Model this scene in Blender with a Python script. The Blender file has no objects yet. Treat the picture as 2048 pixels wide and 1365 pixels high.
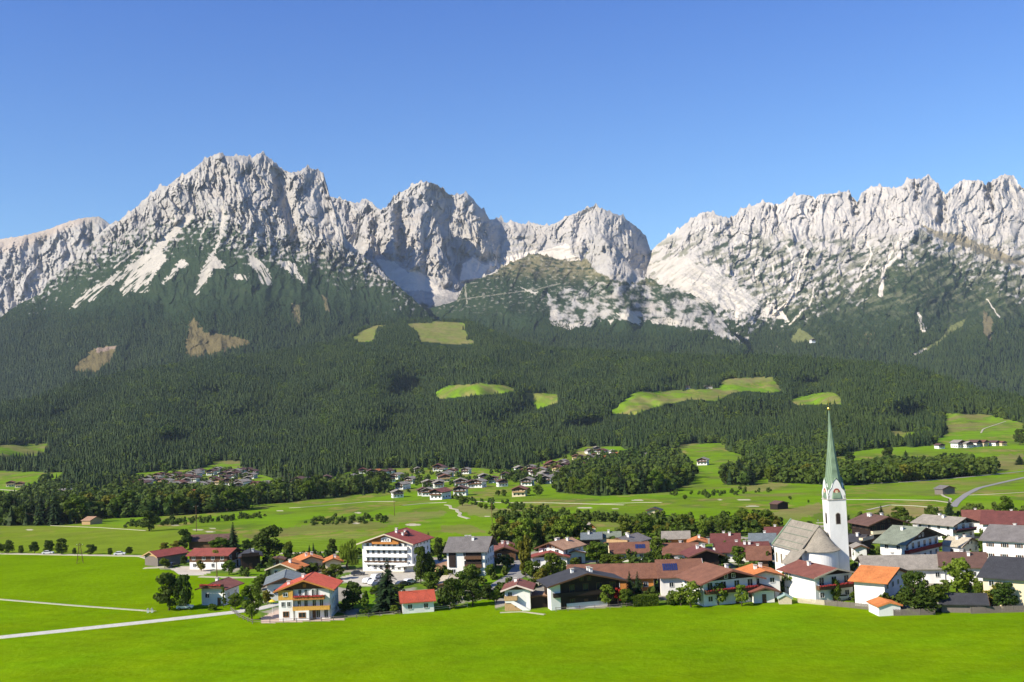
import bpy, math, random
import numpy as np
from mathutils import Matrix, Vector
rad = math.radians
# ------------------------------------------------------------------ camera, light, exposure
F, CX, CY, Y0, ROLL, H = 2150.0, 1024.0, 682.5, 800.0, rad(2.4), 52.0
PIT = math.atan((Y0 - CY) / F)
CR, SR, CP, SP = math.cos(ROLL), math.sin(ROLL), math.cos(PIT), math.sin(PIT)
SUN_AZ, SUN_EL = rad(61), rad(37)          # sun stands to the left of and behind the viewer
sc = bpy.context.scene
cam = bpy.data.cameras.new("camera"); camo = bpy.data.objects.new("camera", cam); sc.collection.objects.link(camo)
cam.sensor_width = 36.0; cam.lens = 36.0 * F / 2048; cam.clip_start = 0.5; cam.clip_end = 60000
Rv, Uv, Fv = Vector((CR, SR * SP, -SR * CP)), Vector((SR, -CR * SP, CR * CP)), Vector((0, CP, SP))
camo.matrix_world = Matrix(((Rv.x, Uv.x, -Fv.x, 0), (Rv.y, Uv.y, -Fv.y, 0), (Rv.z, Uv.z, -Fv.z, H), (0, 0, 0, 1)))
sc.camera = camo
w = bpy.data.worlds.new("World"); sc.world = w; w.use_nodes = True
nt = w.node_tree; bg = nt.nodes['Background']
sky = nt.nodes.new('ShaderNodeTexSky'); sky.sky_type = 'NISHITA'; sky.sun_disc = False
sky.sun_elevation = SUN_EL
tosun = Vector((-math.sin(SUN_AZ) * math.cos(SUN_EL), -math.cos(SUN_AZ) * math.cos(SUN_EL), math.sin(SUN_EL)))
sky.sun_rotation = math.atan2(tosun.x, tosun.y)
sky.altitude = 800; sky.air_density = 1.0; sky.dust_density = 0.1; sky.ozone_density = 6.0
tint = nt.nodes.new('ShaderNodeMix'); tint.data_type = 'RGBA'; tint.blend_type = 'MULTIPLY'; tint.inputs[0].default_value = 1.0; tint.inputs[7].default_value = (1, 1, 1, 1)
gc = nt.nodes.new('ShaderNodeTexCoord'); sx = nt.nodes.new('ShaderNodeSeparateXYZ'); cr_ = nt.nodes.new('ShaderNodeValToRGB')
nt.links.new(gc.outputs['Generated'], sx.inputs[0]); nt.links.new(sx.outputs[2], cr_.inputs[0]); el = cr_.color_ramp.elements
el[0].position = 0.02; el[0].color = (1.16, 1.38, 1.24, 1); el[1].position = 0.42; el[1].color = (0.50, 0.86, 1.50, 1)   # deeper blue overhead, paler towards the ridges
nt.links.new(cr_.outputs[0], tint.inputs[7]); nt.links.new(sky.outputs[0], tint.inputs[6]); nt.links.new(tint.outputs[2], bg.inputs[0]); bg.inputs[1].default_value = 0.07
sl = bpy.data.lights.new("sun", 'SUN'); sl.energy = 4.6; sl.angle = rad(0.5); sl.color = (1.0, 0.93, 0.80)
so = bpy.data.objects.new("sun", sl); sc.collection.objects.link(so)
so.rotation_euler = (-tosun).to_track_quat('-Z', 'Y').to_euler()
sc.view_settings.view_transform = 'Standard'; sc.view_settings.look = 'None'
sc.view_settings.exposure = 0.84; sc.view_settings.gamma = 1.0
try:
    sc.cycles.use_denoising = True; sc.cycles.max_bounces = 5; sc.cycles.diffuse_bounces = 2; sc.cycles.volume_bounces = 0
    sc.cycles.transparent_max_bounces = 8
except Exception: pass
random.seed(7); RNG = np.random.default_rng(11)

# ------------------------------------------------------------------ picture ray -> world point
def ray(px, py):
    u = (px - CX) / F; v = (CY - py) / F
    x = u * CR + v * SR; y = -u * SR + v * CR
    return x, CP - y * SP, SP + y * CP
def pt(px, py, d):                         # point at forward distance d along the sight line
    x, y, z = ray(px, py)
    return x * d / y, d + 0 * x, H + z * d / y
def hor(px): return Y0 - (px - CX) * math.tan(ROLL)

# ------------------------------------------------------------------ noise
def _h(ix, iy, s):
    n = (ix.astype(np.int64) * 374761393 + iy.astype(np.int64) * 668265263 + s * 974634777) & 0xFFFFFFFF
    n = ((n ^ (n >> 13)) * 1274126177) & 0xFFFFFFFF
    return (n ^ (n >> 16)) & 0xFFFF
def noise(x, y, s=0):
    x = np.asarray(x, float); y = np.asarray(y, float)
    ix = np.floor(x); iy = np.floor(y); fx = x - ix; fy = y - iy
    ux = fx * fx * fx * (fx * (fx * 6 - 15) + 10); uy = fy * fy * fy * (fy * (fy * 6 - 15) + 10)
    def g(a, b, dx, dy):
        an = _h(a, b, s) * (2 * np.pi / 65536); return np.cos(an) * dx + np.sin(an) * dy
    n00 = g(ix, iy, fx, fy); n10 = g(ix + 1, iy, fx - 1, fy); n01 = g(ix, iy + 1, fx, fy - 1); n11 = g(ix + 1, iy + 1, fx - 1, fy - 1)
    return ((n00 * (1 - ux) + n10 * ux) * (1 - uy) + (n01 * (1 - ux) + n11 * ux) * uy) * 1.5
def fbm(x, y, o=4, s=0, g=0.5):
    a = 1.0; t = 0; n = 0
    for k in range(o):
        t = t + a * noise(x * 2 ** k, y * 2 ** k, s + k); n += a; a *= g
    return t / n
def ridged(x, y, o=4, s=0, g=0.5):         # 0..1, sharp crests at 1
    a = 1.0; t = 0; n = 0
    for k in range(o):
        t = t + a * (1 - np.abs(noise(x * 2 ** k, y * 2 ** k, s + k)) * 1.6); n += a; a *= g
    return t / n
def ss(a, b, x): t = np.clip((x - a) / (b - a), 0, 1); return t * t * (3 - 2 * t)
def inpoly(px, py, poly):
    r = np.zeros(np.shape(px), bool); n = len(poly)
    for i in range(n):
        x1, y1 = poly[i]; x2, y2 = poly[(i + 1) % n]
        if y1 == y2: continue
        c = ((y1 > py) != (y2 > py)) & (px < (x2 - x1) * (py - y1) / (y2 - y1) + x1)
        r ^= c
    return r
def nearline(px, py, line):                # distance in picture pixels to a polyline and the parameter 0..1 along it
    best = np.full(np.shape(px), 1e9); tt = np.zeros(np.shape(px)); n = len(line) - 1
    for i in range(n):
        (x1, y1), (x2, y2) = line[i], line[i + 1]
        dx, dy = x2 - x1, y2 - y1
        t = np.clip(((px - x1) * dx + (py - y1) * dy) / (dx * dx + dy * dy + 1e-9), 0, 1)
        d = np.hypot(px - x1 - t * dx, py - y1 - t * dy); m = d < best
        best = np.where(m, d, best); tt = np.where(m, (i + t) / n, tt)
    return best, tt
def ZP(ox, oy, s): return lambda L: [(ox + x / s, oy + y / s) for x, y in L]
ZA, ZB, ZC = ZP(0, 280, 2.904), ZP(600, 320, 2.768), ZP(1280, 320, 2.667)
ZL, ZM, ZR = ZP(0, 860, 2.926), ZP(600, 860, 2.926), ZP(1200, 720, 2.415)
def lin(L): a = np.array(L, float); return lambda x: np.interp(x, a[:, 0], a[:, 1])

# ------------------------------------------------------------------ materials
MATS = {}
def nmat(name):
    m = bpy.data.materials.new(name); m.use_nodes = True; MATS[name] = m
    return m, m.node_tree, m.node_tree.nodes['Principled BSDF']
def mixcol(t, a, b, f, typ='MIX'):
    n = t.nodes.new('ShaderNodeMix'); n.data_type = 'RGBA'; n.blend_type = typ
    for s, v in ((6, a), (7, b), (0, f)):
        if hasattr(v, 'links'): t.links.new(v, n.inputs[s])
        elif s: n.inputs[s].default_value = (*v, 1)
        else: n.inputs[0].default_value = v
    return n.outputs[2]
def texnoise(t, scale, detail=4, rough=0.6, coord='Object', stretch=None):
    c = t.nodes.new('ShaderNodeTexCoord'); n = t.nodes.new('ShaderNodeTexNoise')
    n.inputs['Scale'].default_value = scale; n.inputs['Detail'].default_value = detail; n.inputs['Roughness'].default_value = rough
    if stretch:
        mp = t.nodes.new('ShaderNodeMapping'); mp.inputs['Scale'].default_value = stretch
        t.links.new(c.outputs[coord], mp.inputs[0]); t.links.new(mp.outputs[0], n.inputs[0])
    else: t.links.new(c.outputs[coord], n.inputs[0])
    return n.outputs[0]
def rng(t, v, a, b, c, d):
    n = t.nodes.new('ShaderNodeMapRange'); t.links.new(v, n.inputs[0])
    for i, q in enumerate((a, b, c, d)): n.inputs[1 + i].default_value = q
    return n.outputs[0]
def bump(t, bs, h, dist, strength=1.0):
    b = t.nodes.new('ShaderNodeBump'); b.inputs['Distance'].default_value = dist; b.inputs['Strength'].default_value = strength
    t.links.new(h, b.inputs['Height']); t.links.new(b.outputs[0], bs.inputs['Normal'])
def simple(name, col, rough=0.8, var=0.2, scale=1.5, metallic=0, bmp=0.0, stretch=None):
    m, t, b = nmat(name)
    n = texnoise(t, scale, 4, 0.65, 'Object', stretch)
    f = rng(t, n, 0.3, 0.7, 1 - var, 1 + var)
    v = t.nodes.new('ShaderNodeCombineColor')
    for i in range(3): t.links.new(f, v.inputs[i])
    t.links.new(mixcol(t, col, v.outputs[0], 1.0, 'MULTIPLY'), b.inputs['Base Color'])
    b.inputs['Roughness'].default_value = rough; b.inputs['Metallic'].default_value = metallic
    if rough > 0.6: b.inputs['Specular IOR Level'].default_value = 0.2
    if bmp: bump(t, b, n, bmp)
    return m
def terrain_mat(name, s1, s2, bd, var=0.25, s3=None):
    m, t, b = nmat(name)
    a = t.nodes.new('ShaderNodeVertexColor'); a.layer_name = 'Col'
    n1 = texnoise(t, s1, 6, 0.65); n2 = texnoise(t, s2, 3, 0.6)
    mm = t.nodes.new('ShaderNodeMath'); mm.operation = 'ADD'; t.links.new(n1, mm.inputs[0]); t.links.new(n2, mm.inputs[1])
    f = rng(t, mm.outputs[0], 0.65, 1.35, 1 - var, 1 + var)
    v = t.nodes.new('ShaderNodeCombineColor')
    for i in range(3): t.links.new(f, v.inputs[i])
    t.links.new(mixcol(t, a.outputs[0], v.outputs[0], 1.0, 'MULTIPLY'), b.inputs['Base Color'])
    b.inputs['Roughness'].default_value = 0.95; b.inputs['Specular IOR Level'].default_value = 0.0
    bump(t, b, n1, bd)
    return m
def roofmat(name, col, rows=True, rough=0.75, var=0.36):
    m, t, b = nmat(name)
    n = texnoise(t, 0.45, 7, 0.72); n2 = texnoise(t, 4, 3, 0.6, 'Object', (.3, 1.6, 1))
    mm = t.nodes.new('ShaderNodeMath'); mm.operation = 'ADD'; t.links.new(n, mm.inputs[0]); t.links.new(n2, mm.inputs[1])
    f = rng(t, mm.outputs[0], 0.7, 1.3, 1 - var, 1 + var)
    v = t.nodes.new('ShaderNodeCombineColor')
    for i in range(3): t.links.new(f, v.inputs[i])
    t.links.new(mixcol(t, col, v.outputs[0], 1.0, 'MULTIPLY'), b.inputs['Base Color'])
    b.inputs['Roughness'].default_value = rough; b.inputs['Specular IOR Level'].default_value = 0.25
    c = t.nodes.new('ShaderNodeTexCoord'); wv = t.nodes.new('ShaderNodeTexWave'); wv.bands_direction = 'X' if rows else 'Y'
    wv.inputs['Scale'].default_value = 0.9; wv.wave_profile = 'SAW' if rows else 'SIN'
    t.links.new(c.outputs['Object'], wv.inputs[0]); bump(t, b, wv.outputs['Fac'], 0.12)
    return m
def leafmat(name, c1, c2, c3, s=0.35, trans=0.25, world=False):
    m, t, b = nmat(name)
    oi = t.nodes.new('ShaderNodeObjectInfo'); n = texnoise(t, s, 3, 0.6)
    if world: t.links.new(t.nodes.new('ShaderNodeNewGeometry').outputs['Position'], n.node.inputs[0])
    r = rng(t, n, 0.35, 0.65, 0, 1)
    a = mixcol(t, c1, c2, r); col = mixcol(t, a, c3, rng(t, oi.outputs['Random'], 0, 1, 0, 0.85))
    t.links.new(col, b.inputs['Base Color']); b.inputs['Roughness'].default_value = 0.7; b.inputs['Specular IOR Level'].default_value = 0.15
    tr = t.nodes.new('ShaderNodeBsdfTranslucent'); t.links.new(mixcol(t, col, (1.3, 1.3, 0.5), 1.0, 'MULTIPLY'), tr.inputs[0])
    mx = t.nodes.new('ShaderNodeMixShader'); mx.inputs[0].default_value = trans
    out = t.nodes['Material Output']
    t.links.new(b.outputs[0], mx.inputs[1]); t.links.new(tr.outputs[0], mx.inputs[2]); t.links.new(mx.outputs[0], out.inputs[0])
    return m
terrain_mat('rock_ground', 0.012, 0.0025, 22.0, 0.22)
terrain_mat('valley_ground', 0.6, 0.05, 0.2, 0.22)
leafmat('needle_far', (0.015, 0.034, 0.008), (0.046, 0.070, 0.012), (0.034, 0.054, 0.010), 0.009, 0.12, True)
leafmat('leaf_far', (0.045, 0.085, 0.010), (0.10, 0.13, 0.014), (0.06, 0.09, 0.012), 0.012, 0.2, True)
leafmat('leaf_dark', (0.032, 0.062, 0.008), (0.060, 0.098, 0.011), (0.07, 0.095, 0.010))
leafmat('leaf_mid', (0.065, 0.115, 0.008), (0.11, 0.165, 0.012), (0.10, 0.125, 0.010))
leafmat('leaf_light', (0.12, 0.19, 0.012), (0.18, 0.25, 0.02), (0.13, 0.15, 0.02))
leafmat('leaf_autumn', (0.13, 0.15, 0.012), (0.19, 0.16, 0.015), (0.14, 0.13, 0.015))
leafmat('leaf_red', (0.35, 0.02, 0.01), (0.28, 0.04, 0.01), (0.3, 0.02, 0.02))
leafmat('needle', (0.012, 0.030, 0.010), (0.025, 0.048, 0.014), (0.03, 0.05, 0.012), 0.5, 0.1)
simple('bark', (0.07, 0.05, 0.035), 0.9)
for n_, c_ in dict(white_wall=(0.74, 0.72, 0.67), cream_wall=(0.70, 0.58, 0.38), pink_wall=(0.66, 0.52, 0.46), grey_wall=(0.35, 0.36, 0.36), green_wall=(0.28, 0.38, 0.34)).items():
    simple(n_, c_, 0.9, 0.12, 0.35, stretch=(1, 1, .35))
for n_, c_ in dict(dark_wood=(0.026, 0.017, 0.013), brown_wood=(0.11, 0.055, 0.028), orange_wood=(0.42, 0.17, 0.04), yellow_wood=(0.55, 0.30, 0.06), grey_wood=(0.17, 0.14, 0.12), tan_wood=(0.42, 0.27, 0.13), pale_wood=(0.5, 0.42, 0.3), red_wood=(0.16, 0.02, 0.018)).items():
    simple(n_, c_, 0.75, 0.3, 2.5, 0, 0.01, (6, 6, 0.6))
for n_, c_ in dict(red_roof=(0.22, 0.052, 0.038), bright_red_roof=(0.42, 0.08, 0.04), dark_red_roof=(0.13, 0.042, 0.034), brown_roof=(0.17, 0.075, 0.045), dark_brown_roof=(0.11, 0.06, 0.045), redbrown_roof=(0.165, 0.06, 0.042), orange_roof=(0.46, 0.155, 0.045), tan_roof=(0.34, 0.20, 0.12), beige_roof=(0.42, 0.36, 0.26), stone_roof=(0.25, 0.22, 0.18), grey_roof=(0.15, 0.135, 0.125), dark_roof=(0.038, 0.038, 0.042), slate_roof=(0.13, 0.15, 0.155), light_roof=(0.55, 0.55, 0.53), green_roof=(0.17, 0.19, 0.14)).items():
    roofmat(n_, c_)
roofmat('shingle_roof', (0.24, 0.21, 0.165)); roofmat('copper', (0.175, 0.245, 0.155), False, 0.6, 0.15)
simple('pale_road', (0.50, 0.47, 0.40), 0.9); simple('asphalt', (0.25, 0.235, 0.21), 0.9); simple('gravel_path', (0.40, 0.36, 0.25), 0.95); simple('glass', (0.02, 0.025, 0.03), 0.12, 0.1)
simple('white_frame', (0.75, 0.74, 0.70), 0.5, 0.05); simple('panel_blue', (0.02, 0.03, 0.09), 0.2, 0.1); simple('metal', (0.4, 0.4, 0.4), 0.4, 0.1, 1, 0.8)
simple('gold', (0.7, 0.45, 0.12), 0.3, 0.05, 1, 1.0); simple('flowers', (0.26, 0.03, 0.025), 0.8, 0.6, 5); simple('flowers_pink', (0.38, 0.09, 0.09), 0.8, 0.5, 8)
simple('clock_red', (0.30, 0.06, 0.035), 0.6); simple('car_white', (0.7, 0.7, 0.7), 0.25, 0.02); simple('car_dark', (0.04, 0.05, 0.07), 0.25, 0.02); simple('car_red', (0.3, 0.02, 0.02), 0.25, 0.02)
simple('tyre', (0.02, 0.02, 0.02), 0.9); simple('umbrella_white', (0.75, 0.72, 0.65), 0.8, 0.03); simple('stone_wall', (0.42, 0.38, 0.31), 0.9, 0.3, 3, 0, 0.05)
simple('sand', (0.72, 0.66, 0.52), 0.95, 0.06); simple('yellow_cloth', (0.7, 0.5, 0.05), 0.8)

# ------------------------------------------------------------------ object helpers
def tag(o, label=None, cat=None, group=None, kind=None):
    if label: o['label'] = label
    if cat: o['category'] = cat
    if group: o['group'] = group
    if kind: o['kind'] = kind
    return o
def link(o, parent=None):
    sc.collection.objects.link(o)
    if parent: o.parent = parent
    return o
def empty(name, loc=(0, 0, 0), rz=0):
    o = bpy.data.objects.new(name, None); o.location = loc; o.rotation_euler = (0, 0, rz); o.empty_display_size = 0.3
    return link(o)
def copy_tree(o, parent=None):
    c = o.copy(); link(c)
    if parent: c.parent = parent
    for ch in KIDS.get(o.name, []): copy_tree(ch, c)
    return c
KIDS = {}
class MB:
    def __init__(s): s.v = []; s.f = []
    def add(s, vs, fs):
        n = len(s.v); s.v += [tuple(p) for p in vs]; s.f += [tuple(i + n for i in q) for q in fs]; return s
    def box(s, x0, x1, y0, y1, z0, z1):
        return s.add([(x0, y0, z0), (x1, y0, z0), (x1, y1, z0), (x0, y1, z0), (x0, y0, z1), (x1, y0, z1), (x1, y1, z1), (x0, y1, z1)],
                     [(0, 3, 2, 1), (4, 5, 6, 7), (0, 1, 5, 4), (1, 2, 6, 5), (2, 3, 7, 6), (3, 0, 4, 7)])
    def prism(s, poly, a, b, axis='y'):    # extrude an outline
        n = len(poly)
        if axis == 'y': A = [(p[0], a, p[1]) for p in poly]; B = [(p[0], b, p[1]) for p in poly]
        elif axis == 'x': A = [(a, p[0], p[1]) for p in poly]; B = [(b, p[0], p[1]) for p in poly]
        else: A = [(p[0], p[1], a) for p in poly]; B = [(p[0], p[1], b) for p in poly]
        return s.add(A + B, [tuple(range(n)), tuple(range(2 * n - 1, n - 1, -1))] + [(i, i + n, (i + 1) % n + n, (i + 1) % n) for i in range(n)])
    def tube(s, p, q, r0, r1, n=6):
        p = Vector(p); q = Vector(q); d = (q - p).normalized(); a = d.orthogonal().normalized(); b = d.cross(a)
        vs = [p + (a * math.cos(2 * math.pi * i / n) + b * math.sin(2 * math.pi * i / n)) * r0 for i in range(n)]
        vs += [q + (a * math.cos(2 * math.pi * i / n) + b * math.sin(2 * math.pi * i / n)) * r1 for i in range(n)]
        return s.add(vs, [(i, (i + 1) % n, (i + 1) % n + n, i + n) for i in range(n)] + [tuple(range(n - 1, -1, -1)), tuple(range(n, 2 * n))])
    def lathe(s, prof, n=24, c=(0, 0)):
        vs = [(c[0] + r * math.cos(2 * math.pi * i / n), c[1] + r * math.sin(2 * math.pi * i / n), z) for r, z in prof for i in range(n)]
        fs = [(k * n + i, k * n + (i + 1) % n, (k + 1) * n + (i + 1) % n, (k + 1) * n + i) for k in range(len(prof) - 1) for i in range(n)]
        return s.add(vs, fs)
    def mesh(s, name, mat):
        me = bpy.data.meshes.new(name); me.from_pydata(s.v, [], s.f); me.update()
        me.materials.append(MATS[mat]); return me
    def build(s, name, mat, parent=None, loc=None):
        return part(name, s.mesh(name, mat), parent, loc)
def part(name, me, parent=None, loc=None, rz=0):
    o = bpy.data.objects.new(name, me); link(o, parent)
    if parent: KIDS.setdefault(parent.name, []).append(o)
    if loc: o.location = loc
    if rz: o.rotation_euler[2] = rz
    return o
def gridmesh(name, X, Y, Z, col, mat, smooth=True):
    r, c = X.shape; me = bpy.data.meshes.new(name)
    co = np.stack([X, Y, Z], -1).reshape(-1, 3).astype(np.float32)
    idx = np.arange(r * c).reshape(r, c)
    q = np.stack([idx[:-1, :-1], idx[:-1, 1:], idx[1:, 1:], idx[1:, :-1]], -1).reshape(-1, 4)
    me.vertices.add(len(co)); me.vertices.foreach_set('co', co.ravel())
    me.loops.add(q.size); me.loops.foreach_set('vertex_index', q.ravel().astype(np.int32))
    me.polygons.add(len(q)); me.polygons.foreach_set('loop_start', np.arange(0, q.size, 4, dtype=np.int32))
    me.polygons.foreach_set('loop_total', np.full(len(q), 4, np.int32)); me.polygons.foreach_set('use_smooth', np.full(len(q), smooth))
    me.update(calc_edges=True)
    a = me.color_attributes.new('Col', 'FLOAT_COLOR', 'POINT')
    a.data.foreach_set('color', np.concatenate([col.reshape(-1, 3), np.ones((r * c, 1))], 1).astype(np.float32).ravel())
    me.materials.append(MATS[mat]); return link(bpy.data.objects.new(name, me))
def C3(c): return np.array(c, float)
def blend(col, m, c): m = np.asarray(m, float)[..., None]; return col * (1 - m) + C3(c) * m

# ------------------------------------------------------------------ valley and forested foothills (one sheet)
DR = np.array([[-400, 9000], [-130, 3400], [-100, 3100], [-60, 2750], [-30, 2520], [0, 2300], [30, 2080], [60, 1850], [90, 1620], [110, 1440], [120, 1345], [135, 1240], [150, 1115], [165, 985], [190, 790], [215, 622], [250, 470], [300, 373], [400, 279.5], [565, 197.9], [700, 159.7], [1000, 108]])
_dd = np.linspace(-200, 1000, 1201)
_k = np.interp(_dd, DR[:, 0], np.log(DR[:, 1])); _k2 = np.convolve(np.pad(_k, 10, 'edge'), np.ones(21) / 21, 'valid')
_k = np.where(_dd < 230, _k2, np.log(F * 52 / np.maximum(_dd, 1)) * ss(300, 340, _dd) + _k2 * (1 - ss(300, 340, _dd)))
crest = lin([(-500, 848), (0, 812), (60, 802), (140, 774), (200, 757), (260, 745), (380, 728), (500, 712), (560, 704), (650, 688), (697, 676), (719, 661), (752, 648), (800, 643), (870, 640), (930, 643), (960, 652), (1000, 672), (1050, 687), (1100, 700), (1200, 704), (1300, 709), (1400, 714), (1480, 715), (1560, 715), (1640, 720), (1700, 726), (1800, 734), (1850, 747), (1900, 764), (1960, 784), (2048, 802), (2500, 840)])
FOLDS = [([(560, 765), (515, 840), (480, 900)], 130, 60), ([(670, 770), (620, 840), (570, 910)], 130, 55), ([(840, 800), (800, 870), (770, 920)], 60, 80), ([(1215, 835), (1150, 880)], 120, 60), ([(230, 760), (160, 830), (70, 900)], 150, 80),
         ([(1590, 800), (1520, 880)], 110, 60), ([(1900, 765), (1860, 840)], 130, 60), ([(420, 735), (330, 800), (250, 900)], -150, 90), ([(760, 740), (720, 820), (690, 900)], -120, 70), ([(980, 720), (960, 800), (930, 880)], -110, 80), ([(1130, 720), (1080, 800), (1040, 860)], 90, 60), ([(1750, 760), (1700, 850)], -110, 80)]
def DV(px, row):
    dr = row - (Y0 - (px - CX) * math.tan(ROLL))
    base = np.exp(np.interp(dr, _dd, _k))
    m = ss(115, 60, dr)
    a = fbm(px / 190 + row / 200, row / 75, 2, 3) * 230 + fbm(px / 75 - row / 60, row / 42, 2, 9) * 60
    wx = px + 14 * noise(px / 60, row / 40, 31)
    for L, kk, w_ in FOLDS:
        dd_, _ = nearline(wx, row * 1.5, [(q[0], q[1] * 1.5) for q in L]); a = a + (.75 if kk > 0 else 1.1) * kk * ss(w_ * 1.35, 0, dd_)
    k = ss(0, 60, row - crest(px))
    m2 = ss(215, 190, dr) * ss(110, 140, dr)
    return base + m * a * (0.35 + 0.65 * k) + m2 * fbm(px / 160, row / 12, 2, 21) * 16
def G(px, row):
    px = float(px); row = float(row); d = float(DV(np.array(px), np.array(row))); return pt(px, row, d)
# open fields inside the forest
CLEAR = dict(
    a=ZR([(40, 260), (165, 155), (380, 145), (560, 135), (600, 95), (700, 85), (830, 82), (885, 150), (820, 160), (700, 150), (640, 160), (560, 200), (440, 190), (330, 215), (240, 235), (170, 265)]),
    b=ZR([(910, 190), (1060, 160), (1130, 155), (1170, 190), (1170, 215), (950, 218)]),
    c=ZR([(1655, 260), (1800, 258), (1900, 270), (2060, 310), (2060, 370), (1900, 378), (1750, 385), (1690, 375)]),
    d=ZR([(1370, 345), (1540, 350), (1570, 370), (1450, 378)]),
    e=ZR([(355, 430), (400, 405), (615, 402), (600, 440), (560, 470), (450, 482)]),
    f=ZR([(480, 510), (690, 495), (700, 520), (600, 580), (570, 620), (430, 645), (490, 580)]),
    g=[(864, 787), (900, 771), (960, 767), (1010, 771), (1040, 780), (1000, 788), (940, 792), (880, 798)], h=[(1048, 786), (1118, 788), (1114, 806), (1075, 819)],
    i=[(423, 922), (480, 921), (487, 938), (440, 942)],
    j=ZB([(135, 1020), (270, 1000), (330, 950), (420, 915), (560, 905), (620, 905), (750, 893), (910, 905), (930, 990), (990, 1015), (850, 1022), (670, 1005), (650, 950), (560, 910), (430, 940), (400, 1005)]),
    k=[(-200, 898), (51, 889), (99, 887), (96, 901), (68, 914), (-200, 916)])
WOODEDGE = [(-600, 600), (-600, 946), (0, 942), (137, 946), (110, 962), (135, 978), (180, 987), (260, 965), (272, 946), (400, 938), (425, 930), (500, 942), (560, 962), (600, 966), (640, 960), (700, 944), (760, 938), (850, 936), (950, 936), (1000, 940), (1040, 934), (1110, 918), (1150, 902), (1170, 893), (1240, 893), (1300, 908), (1340, 896), (1400, 905), (1450, 900), (1500, 915), (1530, 928), (1600, 930), (1640, 925), (1690, 908), (1740, 898), (1800, 894), (1860, 892), (1890, 868), (2048, 872), (2600, 860), (2600, 600)]
GROVES = [  # picture outlines of tree groups on the valley floor, which kind grows there
    ([(1112, 985), (1120, 965), (1160, 930), (1220, 922), (1300, 905), (1360, 912), (1385, 940), (1385, 965), (1340, 985), (1200, 993)], 'mix', 45),
    ([(1446, 970), (1450, 955), (1480, 935), (1530, 925), (1535, 950), (1500, 972)], 'mix', 10),
    ([(1535, 965), (1540, 935), (1640, 928), (1700, 945), (1760, 935), (1850, 935), (1920, 930), (1990, 940), (1985, 950), (1850, 962), (1700, 972), (1600, 968)], 'leaf', 34),
    ([(-60, 1052), (-60, 1015), (40, 1000), (90, 965), (130, 985), (180, 1010), (180, 1045), (110, 1052)], 'mix', 28),
    ([(170, 1040), (170, 1010), (260, 992), (330, 985), (400, 990), (500, 1000), (500, 1020), (380, 1030), (260, 1036)], 'leaf', 30),
    ([(505, 1012), (510, 985), (600, 978), (700, 970), (770, 972), (760, 985), (640, 998)], 'mix', 24),
    ([(990, 1102), (1000, 1062), (1080, 1055), (1180, 1060), (1180, 1088), (1100, 1098)], 'bright', 26),
    ([(1235, 1075), (1250, 1048), (1400, 1048), (1540, 1040), (1560, 1052), (1550, 1068), (1400, 1078)], 'leaf', 36)]
def woods(px, row):
    m = inpoly(px, row, WOODEDGE)
    for p in CLEAR.values(): m &= ~inpoly(px, row, p)
    return m
MEADOW = (0.130, 0.220, 0.002)
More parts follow.
